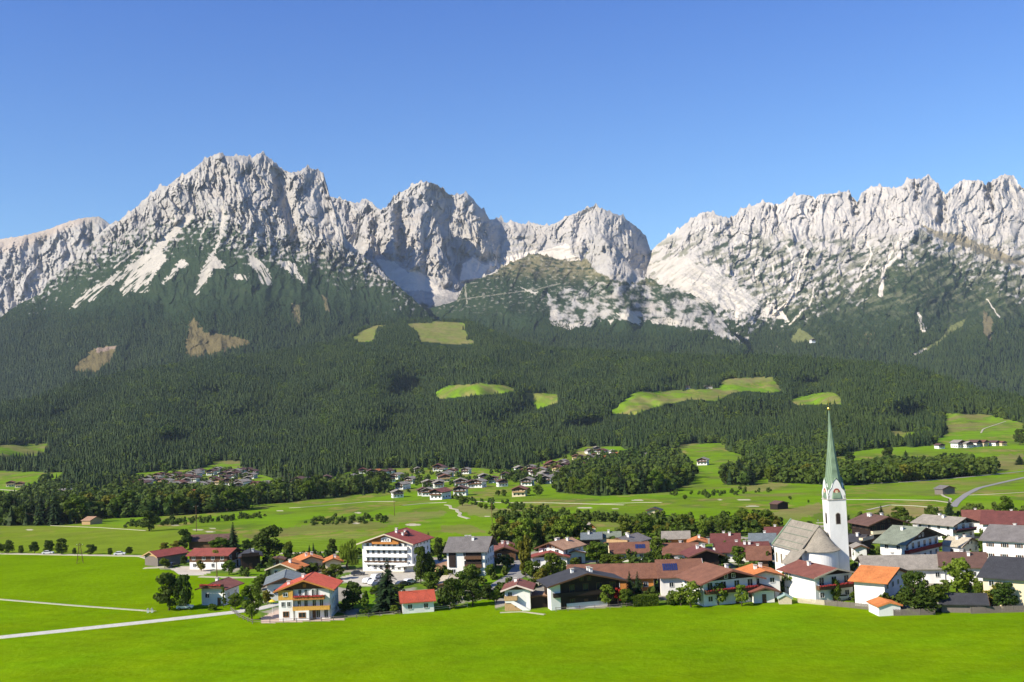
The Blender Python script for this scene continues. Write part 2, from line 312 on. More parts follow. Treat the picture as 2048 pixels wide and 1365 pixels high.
def build_valley():
    cols = np.concatenate([np.arange(-520, -20, 8.0), np.arange(-20, 2070, 2.6), np.arange(2070, 2560, 8.0)])
    t = np.concatenate([np.linspace(0, 0.60, 210)[:-1], np.linspace(0.6, 1, 60)[:-1]])
    PX = []; RW = []
    top = crest(cols); low = np.full_like(cols, 860.0)
    rows = np.concatenate([np.linspace(0, 1, 110)[:-1]])
    R1 = top[None, :] + (880 - top)[None, :] * rows[:, None]
    R2 = np.concatenate([np.arange(880, 1110, 0.8), np.arange(1110, 1400, 2.0), np.arange(1400, 1700, 10.0)])[:, None] + 0 * cols[None, :]
    R = np.concatenate([R1, R2]); P = np.broadcast_to(cols[None, :], R.shape)
    D = DV(P, R); X, Y, Z = pt(P, R, D)
    col = np.zeros(R.shape + (3,)) + C3(MEADOW)
    n1 = fbm(X / 60, Y / 60, 4, 31); n2 = fbm(X / 240, Y / 120, 3, 41)
    # mid fields: olive hay meadow left, golf course with rough
    dr = R - (Y0 - (P - CX) * math.tan(ROLL))
    col = blend(col, ss(1112, 1104, R) * 0.65, (0.13, 0.19, 0.02))
    golf = ss(1085, 1070, R - (P - 700) * 0.0)
    col = blend(col, golf * ss(0.12, 0.35, n1) * 0.75, (0.17, 0.16, 0.05)); col = blend(col, golf * ss(-.1, -.3, n1) * .6, (0.085, 0.135, 0.02))
    col = blend(col, golf * ss(0.05, 0.35, n2) * 0.75, (0.12, 0.235, 0.01))
    col = blend(col, golf * ss(0.15, 0.4, fbm(X / 25, Y / 70, 3, 47)) * 0.6, (0.10, 0.13, 0.03))
    fw = fbm(X / 45 + 3, Y / 110, 3, 48)
    col = blend(col, golf * ss(.06, .12, fw) * .65, (0.14, 0.25, 0.008)); col = blend(col, golf * ss(-.16, -.2, fw) * ss(-.1, .2, fbm(X / 9, Y / 14, 2, 49)) * .6, (0.27, 0.20, 0.07))
    for p, c, a in [([(0, 1052), (290, 1048), (480, 1075), (300, 1108), (0, 1106)], (0.165, 0.215, 0.018), 0.8),
                    ([(600, 1052), (700, 1040), (790, 1048), (760, 1058), (640, 1066), (500, 1078), (480, 1070)], (0.16, 0.14, 0.05), 0.8),
                    (ZM([(430, 520), (600, 480), (760, 480), (860, 470), (830, 510), (700, 530), (560, 550)]), (0.20, 0.17, 0.07), 0.7),
                    (ZM([(820, 560), (1000, 555), (1100, 600), (960, 610), (830, 600)]), (0.19, 0.15, 0.06), 0.7),
                    (ZM([(960, 430), (1100, 455), (1300, 470), (1250, 520), (1000, 500), (900, 460)]), (0.24, 0.19, 0.09), 0.8),
                    (ZR([(790, 745), (940, 715), (1060, 690), (1075, 700), (1060, 740), (960, 770), (850, 770)]), (0.22, 0.17, 0.08), 0.85),
                    (ZR([(1260, 745), (1400, 705), (1640, 715), (1660, 740), (1500, 760), (1430, 760)]), (0.26, 0.19, 0.09), 0.85),
                    (ZR([(650, 620), (830, 590), (930, 600), (760, 640)]), (0.24, 0.18, 0.08), 0.8),
                    (ZR([(1500, 600), (2048, 560), (2048, 580), (1820, 640), (1600, 660), (1200, 640)]), (0.17, 0.17, 0.05), 0.5),
                    (ZR([(1880, 470), (2048, 450), (2048, 530), (1900, 540), (1860, 500)]), (0.20, 0.16, 0.07), 0.85),
                    (ZR([(600, 100), (700, 88), (830, 90), (760, 110), (640, 120)]), (0.22, 0.18, 0.08), 0.7),
                    (ZR([(200, 220), (560, 145), (600, 180), (330, 215)]), (0.21, 0.19, 0.06), 0.6),
                    (CLEAR['j'], (0.17, 0.16, 0.05), 1.0),
                    ([(1145, 915), (1165, 900), (1180, 905), (1160, 925)], (0.32, 0.25, 0.11), 1.0)]:
        m = inpoly(P + 8 * noise(P / 9, R / 4, 5), R + 3 * noise(P / 9, R / 4, 6), p)
        col = blend(col, m * a * (0.75 + 0.4 * np.clip(n1, -1, 1)), c)
    hi = (R < 935) & inpoly(P, R, WOODEDGE)
    col = blend(col, hi * ss(-.05, .25, fbm(X / 70, Y / 90, 3, 44)) * .8, (0.19, 0.165, 0.06)); col = blend(col, hi * ss(0.1, .3, fbm(X / 20, Y / 30, 3, 45)) * .4, (0.09, 0.12, 0.025))
    # wooded ground
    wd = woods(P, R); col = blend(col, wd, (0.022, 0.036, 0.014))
    cut = wd & ((noise(P / 70, R / 22, 77) > 0.52) & (R > 720))
    col = blend(col, cut * 0.5, (0.07, 0.065, 0.03))
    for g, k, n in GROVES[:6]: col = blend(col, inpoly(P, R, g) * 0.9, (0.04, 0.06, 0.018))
    # village ground: yards, gardens, lanes
    vil = inpoly(P, R, [(285, 1132), (380, 1118), (520, 1120), (700, 1110), (1000, 1090), (1250, 1078), (1550, 1068), (1700, 1040), (1900, 1022), (2600, 1000), (2600, 1222), (2048, 1222), (1800, 1226), (1640, 1206), (1450, 1208), (1290, 1212), (1090, 1222), (990, 1222), (990, 1195), (880, 1215), (790, 1228), (690, 1236), (540, 1242), (480, 1222), (500, 1160), (420, 1152), (330, 1140)])
    g1 = fbm(X / 16, Y / 16, 3, 61)
    vc = blend(np.zeros(R.shape + (3,)) + C3((0.09, 0.15, 0.02)), ss(0.0, 0.12, g1), (0.30, 0.27, 0.21))
    vc = blend(vc, ss(-0.1, -0.25, g1), (0.13, 0.20, 0.015))
    vil = vil & (P < 2110)
    col = np.where((vil & (R > 1040))[..., None], vc, col)
    for p, c in [([(340, 1138), (372, 1132), (420, 1134), (420, 1146), (400, 1152), (360, 1150)], (0.50, 0.44, 0.36)),
                 ([(680, 1155), (730, 1142), (830, 1136), (850, 1150), (800, 1170), (720, 1174), (690, 1165)], (0.46, 0.42, 0.34)),
                 ([(860, 1120), (900, 1118), (905, 1160), (870, 1160)], (0.48, 0.42, 0.34)),
                 ([(988, 1172), (1012, 1150), (1040, 1132), (1046, 1148), (1022, 1162), (995, 1184)], (0.20, 0.19, 0.18)),
                 ([(522, 1236), (560, 1218), (560, 1240), (690, 1236), (688, 1241), (522, 1247)], (0.50, 0.38, 0.30)),
                 ([(730, 1176), (800, 1170), (790, 1210), (740, 1215)], (0.12, 0.22, 0.01)), ([(960, 1160), (1000, 1160), (985, 1180), (955, 1180)], (0.12, 0.22, 0.01)),
                 ([(400, 1156), (540, 1142), (560, 1160), (500, 1168), (430, 1168)], (0.12, 0.22, 0.01))]:
        col = blend(col, inpoly(P, R, p), c)
    for (x, y, a, b) in [(826, 1050, 16, 2.2), (712, 1047, 7, 1.5), (716, 1026, 7, 1.3), (1170, 1016, 16, 1.5), (1275, 1001, 12, 1.3), (1488, 1000, 14, 1.2), (1505, 1013, 14, 1.2), (1275, 1001, 10, 1), (396, 1060, 12, 1.2), (420, 1064, 10, 1), (350, 1051, 8, 1), (60, 1060, 8, 1), (425, 1057, 6, 1), (1310, 1022, 8, 1), (1640, 1046, 8, 1.2), (1440, 1000, 6, 1), (1230, 1018, 7, 1), (560, 1022, 8, 1), (975, 1033, 6, 1)]:
        col = blend(col, ((P - x) / a) ** 2 + ((R - y) / b) ** 2 < 1, (0.45, 0.40, 0.28))
    st = ((X * 0.55 + Y * 0.83) / 7.0) % 1.0 > 0.5
    col = blend(col, (st & inpoly(P, R, [(575, 1066), (735, 1056), (735, 1090), (590, 1098)])) * 0.35, (0.17, 0.27, 0.03))
    fg = (R > 1200) & ~vil                 # mown foreground: faint swathes and worn lines
    sw = fbm(X / 40 + Y / 30, Y / 7 - X / 14, 3, 71)
    col = np.where(fg[..., None], col * (1 + 0.13 * np.clip(sw, -1, 1) + 0.12 * fbm(X / 5, Y / 5, 3, 72) + .10 * fbm(X / 90, Y / 60, 2, 73) + 0.035 * np.sin((X * .35 + Y * .94) * 6.283 / 5.5 + 2 * fbm(X / 50, Y / 50, 2, 74)))[..., None] * (1 + np.array([.18, 0, 0]) * np.clip(fbm(X / 22, Y / 12, 3, 75), -1, 1)[..., None]), col)
    # skirt behind the crest
    bX, bY, bZ, bc = [], [], [], []
    for e, dz in ((250, -60), (700, -260)):
        s = (D[0] + e) / D[0]; bX.insert(0, X[0] * s); bY.insert(0, Y[0] * s); bZ.insert(0, Z[0] + dz); bc.insert(0, col[0])
    X = np.concatenate([np.array(bX), X]); Y = np.concatenate([np.array(bY), Y]); Z = np.concatenate([np.array(bZ), Z]); col = np.concatenate([np.array(bc), col])
    # near slope up to the viewer and below the frame
    nX, nY, nZ, nc = [], [], [], []
    for k, (s, z) in enumerate(((0.6, 6), (0.2, 34), (-0.6, 62), (-3, 150))):
        nX.append(X[-1] * (1 if s < 0.5 else 1)); nY.append(Y[-1] * s); nZ.append(Z[-1] * 0 + z); nc.append(col[-1])
    X = np.concatenate([X, np.array(nX)]); Y = np.concatenate([Y, np.array(nY)]); Z = np.concatenate([Z, np.array(nZ)]); col = np.concatenate([col, np.array(nc)])
    o = gridmesh('valley_ground', X, Y, Z, col, 'valley_ground'); tag(o, kind='structure')
build_valley()

# ------------------------------------------------------------------ mountains
def sheet(name, px0, px1, step, top, bot, dtop, dbot, nr, disp, colf, power=1.0, back=900, jag=1.2):
    cols = np.arange(px0, px1 + step, step); tp = top(cols)
    tp = tp - jag * (np.abs(noise(cols / 4, cols * 0 + 3, 5)) * 5 * ss(-.1, .4, noise(cols / 30, cols * 0, 8)) + np.maximum(0, noise(cols / 9, cols * 0 + 3, 6)) * 8 + np.abs(noise(cols / 2.2, cols * 0 + 3, 9)) * 2 - 2.5) * ss(640, 540, tp)
    t = np.linspace(1, 0, nr)[:, None]; bt = bot(cols)
    R = bt[None, :] + (tp - bt)[None, :] * t; P = np.broadcast_to(cols[None, :], R.shape)
    D = sheet_d(P, R, top, bot, dtop, dbot, disp, power)
    X, Y, Z = pt(P, R, D); col = colf(P, R, t + 0 * P, X, Y, Z)
    bX, bY, bZ, bc = [], [], [], []
    for e in (60, 250, back):
        s = (D[0] + e) / D[0]; bX.insert(0, X[0] * s); bY.insert(0, Y[0] * s); bZ.insert(0, Z[0] - e * 0.9); bc.insert(0, col[0])
    X = np.concatenate([np.array(bX), X]); Y = np.concatenate([np.array(bY), Y]); Z = np.concatenate([np.array(bZ), Z]); col = np.concatenate([np.array(bc), col])
    o = gridmesh(name, X, Y, Z, col, 'rock_ground', True); tag(o, kind='structure')
    return lambda px, row: sheet_d(px, row, top, bot, dtop, dbot, disp, power)
_sm = {}
def smooth_top(top):
    if id(top) not in _sm:
        x = np.arange(-900, 3000, 6.0); y = top(x); k = np.exp(-(np.arange(-14, 15) / 7.0) ** 2); k /= k.sum(); y = np.convolve(np.pad(y, 14, 'edge'), k, 'valid'); _sm[id(top)] = (x, y, top)
    return _sm[id(top)]
def sheet_d(P, R, top, bot, dtop, dbot, disp, power):
    x, y, _ = smooth_top(top); tp, bt = np.interp(P, x, y), bot(P); t = np.clip((bt - R) / np.maximum(bt - tp, 40), 0, 1.15)
    return dbot(P) + (dtop(P) - dbot(P)) * t ** power + disp(P, R, t)
ROCK, ROCK2 = (0.36, 0.333, 0.295), (0.25, 0.235, 0.215)
SCREE, PINE, WOOD, ALP = (0.44, 0.395, 0.325), (0.026, 0.042, 0.019), (0.016, 0.028, 0.012), (0.15, 0.145, 0.055)
def facets(x, y, s):                       # broken planes: every cell is a tilted face of its own
    ix = np.floor(x); iy = np.floor(y); best = np.full(np.shape(x), 9.0); h = np.zeros(np.shape(x))
    for a in (-1, 0, 1):
        for b in (-1, 0, 1):
            cx = ix + a; cy = iy + b; r1 = _h(cx, cy, s) / 65536; r2 = _h(cx, cy, s + 1) / 65536; r3 = _h(cx, cy, s + 2) / 65536; r4 = _h(cx, cy, s + 3) / 65536
            dx = x - cx - r1; dy = y - cy - r2; d = dx * dx + dy * dy; m = d < best
            best = np.where(m, d, best); h = np.where(m, (r3 - .5) * .9 + (r4 - .35) * 1.7 * dx + (r3 + r4 - 1) * .8 * dy, h)
    return h
def calm(P, R, polys, w=8.0):             # 0 on smooth scree, 1 on rock
    r = np.ones(np.shape(P))
    for p in polys:
        i = inpoly(P, R, p); d, _ = nearline(P, R, p + p[:1]); r = np.minimum(r, np.where(i, .0, ss(0, w, d)) + .0)
    return r
def crags(P, R, k, s, slant=0.0, warp=1.0):
    w = fbm(P / 80, R / 80, 2, s + 90) * 16 * warp; v = fbm(P / 14, R / 20, 2, s + 91) * 2.6 * warp
    x = P + slant * R + w + v; y = R + w * .8 - v
    a = 66 * (ridged(x / 52, y / 150, 1, s) - .6) + 40 * (ridged((x + .15 * y) / 24, y / 80, 1, s + 11) - .6) + 40 * facets((x + .3 * y) / 19, y / 40, s + 13)
    b = 30 * facets((x - .25 * y) / 9, y / 19, s + 23) + 17 * facets((x + .2 * y) / 4.6, y / 9, s + 33) + 20 * (ridged(x / 7.5, y / 26, 1, s + 24) - .6) + 6 * facets(x / 2.6, y / 4.5, s + 43)
    m = 0.5 + 1.0 * ss(-.3, .4, fbm(P / 38, R / 30, 2, s + 31))
    return -k * (a * (0.6 + .4 * m) + b * m)
def rockcol(P, R, s):
    a = fbm(P / 14, R / 5, 4, s); b = fbm((P - R * .3) / 60, (R + P * .12) / 16, 3, s + 5)
    col = np.zeros(P.shape + (3,)) + C3(ROCK)
    col = blend(col, ss(0.05, 0.4, a) * .5, ROCK2); col = blend(col, ss(0.05, 0.35, b) * .4, (0.36, 0.31, 0.255))
    col = blend(col, ss(0.15, 0.5, fbm(P / 5, R / 22, 3, s + 8)) * .45, (0.26, 0.25, 0.235)); col = blend(col, ss(0.2, 0.5, fbm((P + R * .3) / 30, R / 3.5, 3, s + 9)) * .4, (0.45, 0.42, 0.365))
    return col
def scree(col, P, R, polys, c=SCREE, edge=3.0, s=1):
    wx = noise(P / 7, R / 7, s) * edge + noise(P / 2.6, R / 3.2, s + 1) * edge * .7; wy = noise(P / 7, R / 7, s + 2) * edge
    for p in polys: col = blend(col, inpoly(P + wx, R + wy, p), c)
    return col
def gullies(col, P, R, lines, c=SCREE, s=3):
    wx = noise(P / 9, R / 9, s) * 2.5
    for L, w0, w1 in lines:
        d, t = nearline(P + wx, R, L); col = blend(col, ss(1.0, 0.55, d / (w0 + (w1 - w0) * t)), c)
    return col
# --- far left ridge
tFL = lin([(-500, 520), (-100, 490), (0, 478), (38, 473), (69, 466), (96, 459), (120, 449), (148, 440), (172, 435), (198, 433), (210, 440), (224, 452), (300, 500)])
def cFL(P, R, t, X, Y, Z):
    c = rockcol(P, R, 401); c = blend(c, ss(22, 4, R - tFL(P) - 16 * ss(150, 0, P)) * ss(215, 160, P) * .8, (0.40, 0.32, 0.25))
    c = blend(c, ss(620, 650, R + 10 * noise(P / 9, R / 9, 4)), PINE); return c
sheet('far_ridge', -500, 300, 1.6, tFL, lin([(-500, 720), (300, 700)]), lin([(-500, 7600), (300, 7300)]), lin([(-500, 6300), (300, 6400)]), 170,
      lambda P, R, t: crags(P, R, 1.3, 301) * ss(0.0, 0.2, t) * ss(0, 30, R - tFL(P)), cFL, jag=0.35)
# --- left mountain
tL = lin([(-600, 800), (-200, 705), (0, 636), (34, 610), (62, 597), (83, 585), (103, 552), (127, 538), (148, 521), (172, 497), (193, 473), (210, 455), (220, 446), (238, 440), (251, 428), (265, 418), (275, 411), (286, 399), (300, 388), (310, 380), (324, 370), (336, 371), (344, 363), (358, 352), (375, 345), (386, 337), (396, 328), (413, 314), (427, 309), (439, 303), (448, 309), (465, 311), (480, 309), (492, 311), (504, 316), (513, 306), (523, 304), (537, 313), (551, 325), (565, 338), (582, 343), (599, 341), (613, 332), (620, 335), (637, 338), (647, 345), (652, 363), (658, 385), (671, 414), (683, 446), (690, 475), (719, 504), (752, 530), (773, 551), (802, 576), (831, 602), (853, 622), (900, 700), (940, 760)])
rockL = lin([(-100, 480), (0, 560), (90, 545), (150, 515), (193, 500), (241, 476), (293, 470), (345, 452), (390, 432), (448, 445), (500, 475), (551, 480), (603, 488), (655, 500), (700, 510), (740, 525), (800, 545), (860, 560)])
SL = [ZA(p) for p in [
    [(400, 980), (470, 900), (700, 760), (850, 660), (960, 560), (1040, 490), (1100, 430), (1130, 445), (1060, 510), (980, 590), (935, 650), (968, 672), (968, 700), (920, 750), (875, 820), (850, 885), (790, 885), (760, 870), (730, 915), (700, 870), (740, 800), (620, 850), (540, 940), (510, 930), (470, 965)],
    [(940, 840), (1000, 760), (1050, 690), (1095, 715), (1090, 735), (1040, 745), (1000, 800)],
    [(1290, 440), (1330, 440), (1305, 480), (1300, 540), (1260, 640), (1245, 670), (1300, 720), (1305, 750), (1240, 740), (1220, 800), (1185, 850), (1130, 905), (1150, 800), (1200, 700), (1240, 640), (1270, 560)],
    [(1440, 660), (1470, 670), (1540, 740), (1590, 820), (1560, 850), (1510, 830), (1490, 760), (1450, 720)],
    [(1360, 780), (1450, 790), (1440, 820), (1360, 810)], [(1600, 700), (1700, 710), (1790, 850), (1720, 800), (1640, 740)]]]
GL = [(ZA([(870, 560), (780, 650), (660, 745)]), 1.2, 1.8), (ZA([(1060, 200), (1040, 400), (1010, 500)]), 2, 4), (ZA([(1300, 360), (1290, 440)]), 2.5, 3.5), (ZA([(1220, 440), (1165, 560)]), 1.5, 1.5), (ZA([(1150, 200), (1110, 420)]), 1.5, 2)]
CL = ZA([(1100, 1045), (1130, 1040), (1190, 1120), (1300, 1130), (1450, 1165), (1460, 1190), (1280, 1240), (1100, 1270), (1070, 1190), (1090, 1150)])
CL2 = ZA([(540, 1215), (690, 1190), (650, 1280), (560, 1360), (410, 1345)])
def rockyL(P, R):
    return ss(-0.2, 0.2, (rockL(P) + 16 - R) / 105 + 1.05 * fbm((P + R * .3) / 9, R / 7, 4, 55) + 0.25 * fbm(P / 60, R / 40, 2, 57))
def dispL(P, R, t):
    k = 0.2 + 0.8 * ss(-40, 30, rockL(P) + 20 - R)
    a = crags(P, R, 1.0, 201, -0.12) * np.clip(k, 0, 1)
    big = -90 * ridged((P - .3 * R * np.tanh((P - 480) / 120)) / 110, R / 400, 1, 71) * ss(0.45, .8, t)
    d, tt = nearline(P, R, [(439, 303), (470, 420), (420, 520), (385, 620), (380, 700)])
    # buttress around the summit, gully left of the shoulder tower
    big = big - 90 * ss(90, 0, d) * ss(0.5, .8, t)
    d2, _ = nearline(P, R, [(558, 345), (575, 420), (600, 500)]); big = big + 90 * ss(22, 0, d2)
    d3, _ = nearline(P, R, [(330, 640), (250, 760)]); big = big + 90 * ss(60, 0, d3)
    return (a * calm(P, R, SL[:4]) + big) * ss(-5, 14, R - tL(P)) + 60 * fbm(P / 45, R / 60, 3, 81) * ss(0.7, .3, t)
def cL(P, R, t, X, Y, Z):
    g = np.zeros(P.shape + (3,)) + C3(PINE)
    g = blend(g, ss(0.1, .35, fbm(P / 30, R / 14, 3, 91)) * .5, (0.040, 0.055, 0.024))
    g = blend(g, ss(585, 640, R + 25 * fbm(P / 40, R / 30, 3, 95)), WOOD)
    r = rockyL(P, R)[..., None]; c = g * (1 - r) + rockcol(P, R, 411) * r
    k1 = (-.73 * P + .68 * R); k2 = (.68 * P + .73 * R); k3 = (.5 * P + .86 * R); k4 = (.86 * P - .5 * R)
    fg = np.where(P < 440, fbm(k1 / 34, k2 / 4.5, 4, 603), fbm(k3 / 34, k4 / 4.5, 4, 604)); c0 = c; c = scree(c, P, R, SL, edge=4.5, s=601)
    fm = ss(.02, .14, fg - .32 + .40 * ss(500, 590, R))[..., None]; c = c * (1 - fm) + c0 * fm; c = gullies(c, P, R, GL)
    c = scree(c, P, R, [CL, CL2], (0.125, 0.10, 0.045), 7, 605)
    c = scree(c, P, R, [ZA([(560, 1210), (690, 1195), (660, 1215), (560, 1240)])], (0.22, 0.16, 0.12), 2, 606)
    c = scree(c, P, R, [ZA([(1690, 950), (1740, 960), (1750, 1090), (1710, 1060)]), ZA([(1870, 900), (1900, 920), (1920, 1000), (1890, 990)])], (0.13, 0.11, 0.055), 2, 607)
    return c
DLf = sheet('left_mountain', -600, 940, 1.25, tL, lin([(-600, 900), (0, 850), (300, 770), (500, 735), (940, 765)]),
      lin([(-600, 4400), (0, 5000), (220, 5500), (430, 5700), (640, 5600), (700, 5150), (853, 4500), (940, 4200)]), lin([(-600, 3500), (0, 3500), (300, 3650), (600, 3800), (853, 3900), (940, 4000)]), 400, dispL, cL, 0.92, 1500)
# --- middle massif, rear wall
tM = lin([(560, 470), (640, 380), (658, 390), (687, 398), (708, 403), (717, 407), (723, 398), (732, 395), (744, 403), (759, 419), (773, 412), (781, 401), (795, 385), (813, 378), (824, 370), (838, 363), (853, 362), (874, 367), (889, 380), (898, 387), (911, 388), (936, 386), (947, 396), (956, 410), (968, 419), (979, 437), (990, 436), (1001, 433), (1008, 445), (1026, 441), (1044, 446), (1070, 446), (1098, 450), (1117, 441), (1135, 430), (1153, 425), (1171, 416), (1189, 410), (1207, 416), (1221, 423), (1243, 430), (1261, 443), (1279, 457), (1292, 472), (1299, 493), (1305, 512), (1325, 560), (1360, 600)])
MS = [ZB(p) for p in [[(900, 580), (960, 540), (1000, 570), (1050, 590), (1010, 650), (885, 670)], [(1320, 510), (1490, 460), (1500, 520), (1380, 530)]]]
BS = ZB([(420, 550), (520, 565), (600, 625), (650, 610), (700, 650), (780, 720), (850, 725), (925, 800), (860, 775), (780, 750), (690, 725), (590, 725), (500, 680)])
def dispM(P, R, t):
    s = ss(940, 1040, P) * 0.55
    a = crags(P, R, 1.25 - s, 221) * ss(0, .15, t)
    d, _ = nearline(P, R, [(890, 385), (882, 440), (905, 500), (935, 560)]); a = a + 150 * ss(40, 0, d)
    d, _ = nearline(P, R, [(1189, 410), (1160, 440), (1150, 500)]); a = a + 60 * ss(14, 0, d)
    d, _ = nearline(P, R, [(936, 386), (955, 440), (975, 500)]); a = a - 170 * ss(34, 0, d)
    return a * ss(-4, 12, R - tM(P)) * (0.12 + .88 * calm(P, R, [MS[0], MS[1]]))
def cM(P, R, t, X, Y, Z):
    c = rockcol(P, R, 421)
    c = blend(c, ss(960, 1010, P) * .4, (0.42, 0.385, 0.34))
    c = scree(c, P, R, [ZB(p) for p in [[(900, 580), (960, 540), (1000, 570), (1050, 590), (1010, 650), (885, 670)], [(1320, 510), (1490, 460), (1500, 520), (1380, 530)], [(1050, 560), (1300, 500), (1500, 520), (1650, 600), (1200, 600), (1040, 650)], [(540, 520), (460, 600), (380, 560)]]], (0.60, 0.53, 0.44), 2.5, 611)
    c = blend(c, ss(0.1, .3, fbm(P / 60, (R + P * .18) / 7, 3, 613)) * ss(455, 480, R) * ss(980, 1010, P) * .5, (0.24, 0.22, 0.16))
    return c
sheet('middle_massif', 560, 1360, 1.25, tM, lin([(560, 640), (900, 640), (1360, 660)]), lin([(560, 7300), (700, 7200), (850, 6900), (1000, 7400), (1190, 7000), (1360, 7200)]), lin([(560, 5700), (1360, 5900)]), 260, dispM, cM, 1.0, 1200)
# --- buttress in front of it
tB = lin([(690, 700), (700, 560), (712, 470), (722, 420), (732, 405), (744, 412), (757, 430), (770, 425), (783, 412), (800, 400), (820, 392), (840, 400), (858, 412), (868, 432), (882, 457), (889, 501), (903, 544), (914, 560), (929, 580), (934, 605), (950, 660)])
def dispB(P, R, t):
    a = crags(P, R, 1.2, 231, 0.1) * ss(600, 575, R)
    P = P + 5 * noise(P / 12, R / 14, 15) + 3 * noise(P / 5, R / 6, 16)
    for L, k, w in [([(745, 420), (755, 500), (770, 545)], 150, 22), ([(795, 400), (805, 470), (800, 520)], 120, 16), ([(840, 430), (838, 500), (830, 545)], -130, 30), ([(725, 410), (735, 480), (745, 530)], -120, 22), ([(778, 430), (783, 520)], -120, 20), ([(862, 430), (880, 520), (920, 600)], -80, 26)]:
        d, _ = nearline(P, R, L); a = a + k * ss(w, 0, d)
    return a * ss(-3, 10, R - tB(P)) * (0.06 + .94 * calm(P, R, [BS], 10))
def cB(P, R, t, X, Y, Z):
    c = rockcol(P, R, 431); lo = ss(592, 606, R - (P - 800) * .22 + 8 * noise(P / 12, R / 8, 9))
    c = scree(c, P, R, [ZB([(420, 550), (520, 565), (600, 625), (650, 610), (700, 650), (780, 720), (850, 725), (925, 800), (860, 775), (780, 750), (690, 725), (590, 725), (500, 680)])], (0.55, 0.49, 0.40), 2, 621)
    return blend(c, lo, PINE)
sheet('rock_buttress', 690, 950, 1.1, tB, lin([(690, 720), (950, 720)]), lin([(690, 6400), (850, 6500), (950, 5400)]), lin([(690, 4700), (950, 4650)]), 230, dispB, cB, 1.0, 500, 0.6)
# --- central knoll with alp and rock pyramid
tK = lin([(840, 660), (853, 618), (900, 606), (914, 600), (925, 575), (940, 562), (961, 555), (997, 537), (1026, 522), (1052, 511), (1077, 506), (1106, 514), (1135, 520), (1164, 520), (1178, 501), (1188, 480), (1200, 463), (1215, 476), (1232, 490), (1246, 508), (1261, 530), (1279, 553), (1308, 558), (1317, 567), (1340, 573), (1355, 579), (1385, 590), (1415, 605), (1430, 620), (1445, 642), (1467, 669), (1488, 689), (1520, 730)])
def rockyK(P, R):
    b = np.zeros(P.shape) - 0.55
    pyr = inpoly(P + 5 * noise(P / 8, R / 8, 1), R + 5 * noise(P / 8, R / 8, 2), [(1170, 515), (1200, 455), (1290, 560), (1270, 568), (1225, 560), (1190, 540)])
    b = np.where(pyr, 0.7, b)
    cl = inpoly(P + 14 * fbm(P / 22, R / 12, 3, 66), R + 16 * fbm(P / 18, R / 14, 3, 70), [(1095, 590), (1160, 570), (1320, 568), (1400, 595), (1490, 692), (1420, 668), (1330, 640), (1200, 640), (1150, 655), (1100, 640)])
    b = np.where(cl, -0.02 + .12 * ss(600, 640, R), b)
    return ss(-.10, .16, b + 0.75 * fbm((P - R * .5) / 26, (R + P * .1) / 15, 5, 65, .62))
def dispK(P, R, t):
    a = crags(P, R, 0.7, 241, 0.3) * (0.3 + 0.7 * ss(60, 0, nearline(P, R, [(1200, 470), (1230, 560)])[0]))
    d, _ = nearline(P, R, [(1200, 460), (1230, 560), (1240, 600)]); a = a - 160 * ss(60, 0, d)
    return (a + 90 * fbm(P / 80, R / 50, 2, 83)) * ss(-3, 12, R - tK(P))
def cK(P, R, t, X, Y, Z):
    c = np.zeros(P.shape + (3,)) + C3(PINE)
    alp = ss(575, 540, R + 14 * fbm(P / 25, R / 12, 3, 67) + 0.05 * (1200 - P)) * ss(930, 1000, P)
    c = blend(c, alp * .85 * ss(-.35, .1, fbm(P / 12, R / 5, 3, 68)), (0.20, 0.17, 0.09)); c = blend(c, ss(.22, .35, fbm(P / 9, R / 4, 3, 69)) * ss(640, 600, R) * .4, SCREE); c = blend(c, ss(655, 680, R), WOOD)
    r = rockyK(P, R)[..., None]; c = c * (1 - r) + rockcol(P, R, 441) * r
    c = scree(c, P, R, [ZB(p) for p in [[(1385, 830), (1420, 830), (1430, 890), (1480, 912), (1560, 895), (1500, 945), (1390, 910)], [(1750, 850), (1830, 850), (1890, 885), (1880, 915), (1780, 880)], [(1940, 890), (2048, 870), (2060, 905)], [(1705, 885), (1735, 890), (1720, 915)], [(1020, 620), (1120, 585), (1080, 625), (1000, 655)], [(1200, 700), (1320, 735), (1300, 745)]]] + [ZC([(60, 850), (150, 840), (215, 870), (180, 885), (60, 870)]), ZC([(500, 930), (555, 988), (530, 985), (495, 950)])], SCREE, 2, 631)
    c = gullies(c, P, R, [(ZB([(905, 650), (915, 720), (925, 795)]), 1.5, 1.5), (ZB([(690, 812), (900, 770), (1100, 745), (1300, 720), (1440, 685)]), .5, 1.0)], (0.26, 0.24, 0.18))
    return c
DKf = sheet('central_knoll', 840, 1520, 1.5, tK, lin([(840, 745), (1520, 760)]), lin([(840, 4900), (930, 5200), (1050, 5500), (1200, 5600), (1320, 5000), (1488, 4300), (1520, 4200)]), lin([(840, 3900), (1520, 3900)]), 210, dispK, cK, .95, 700)
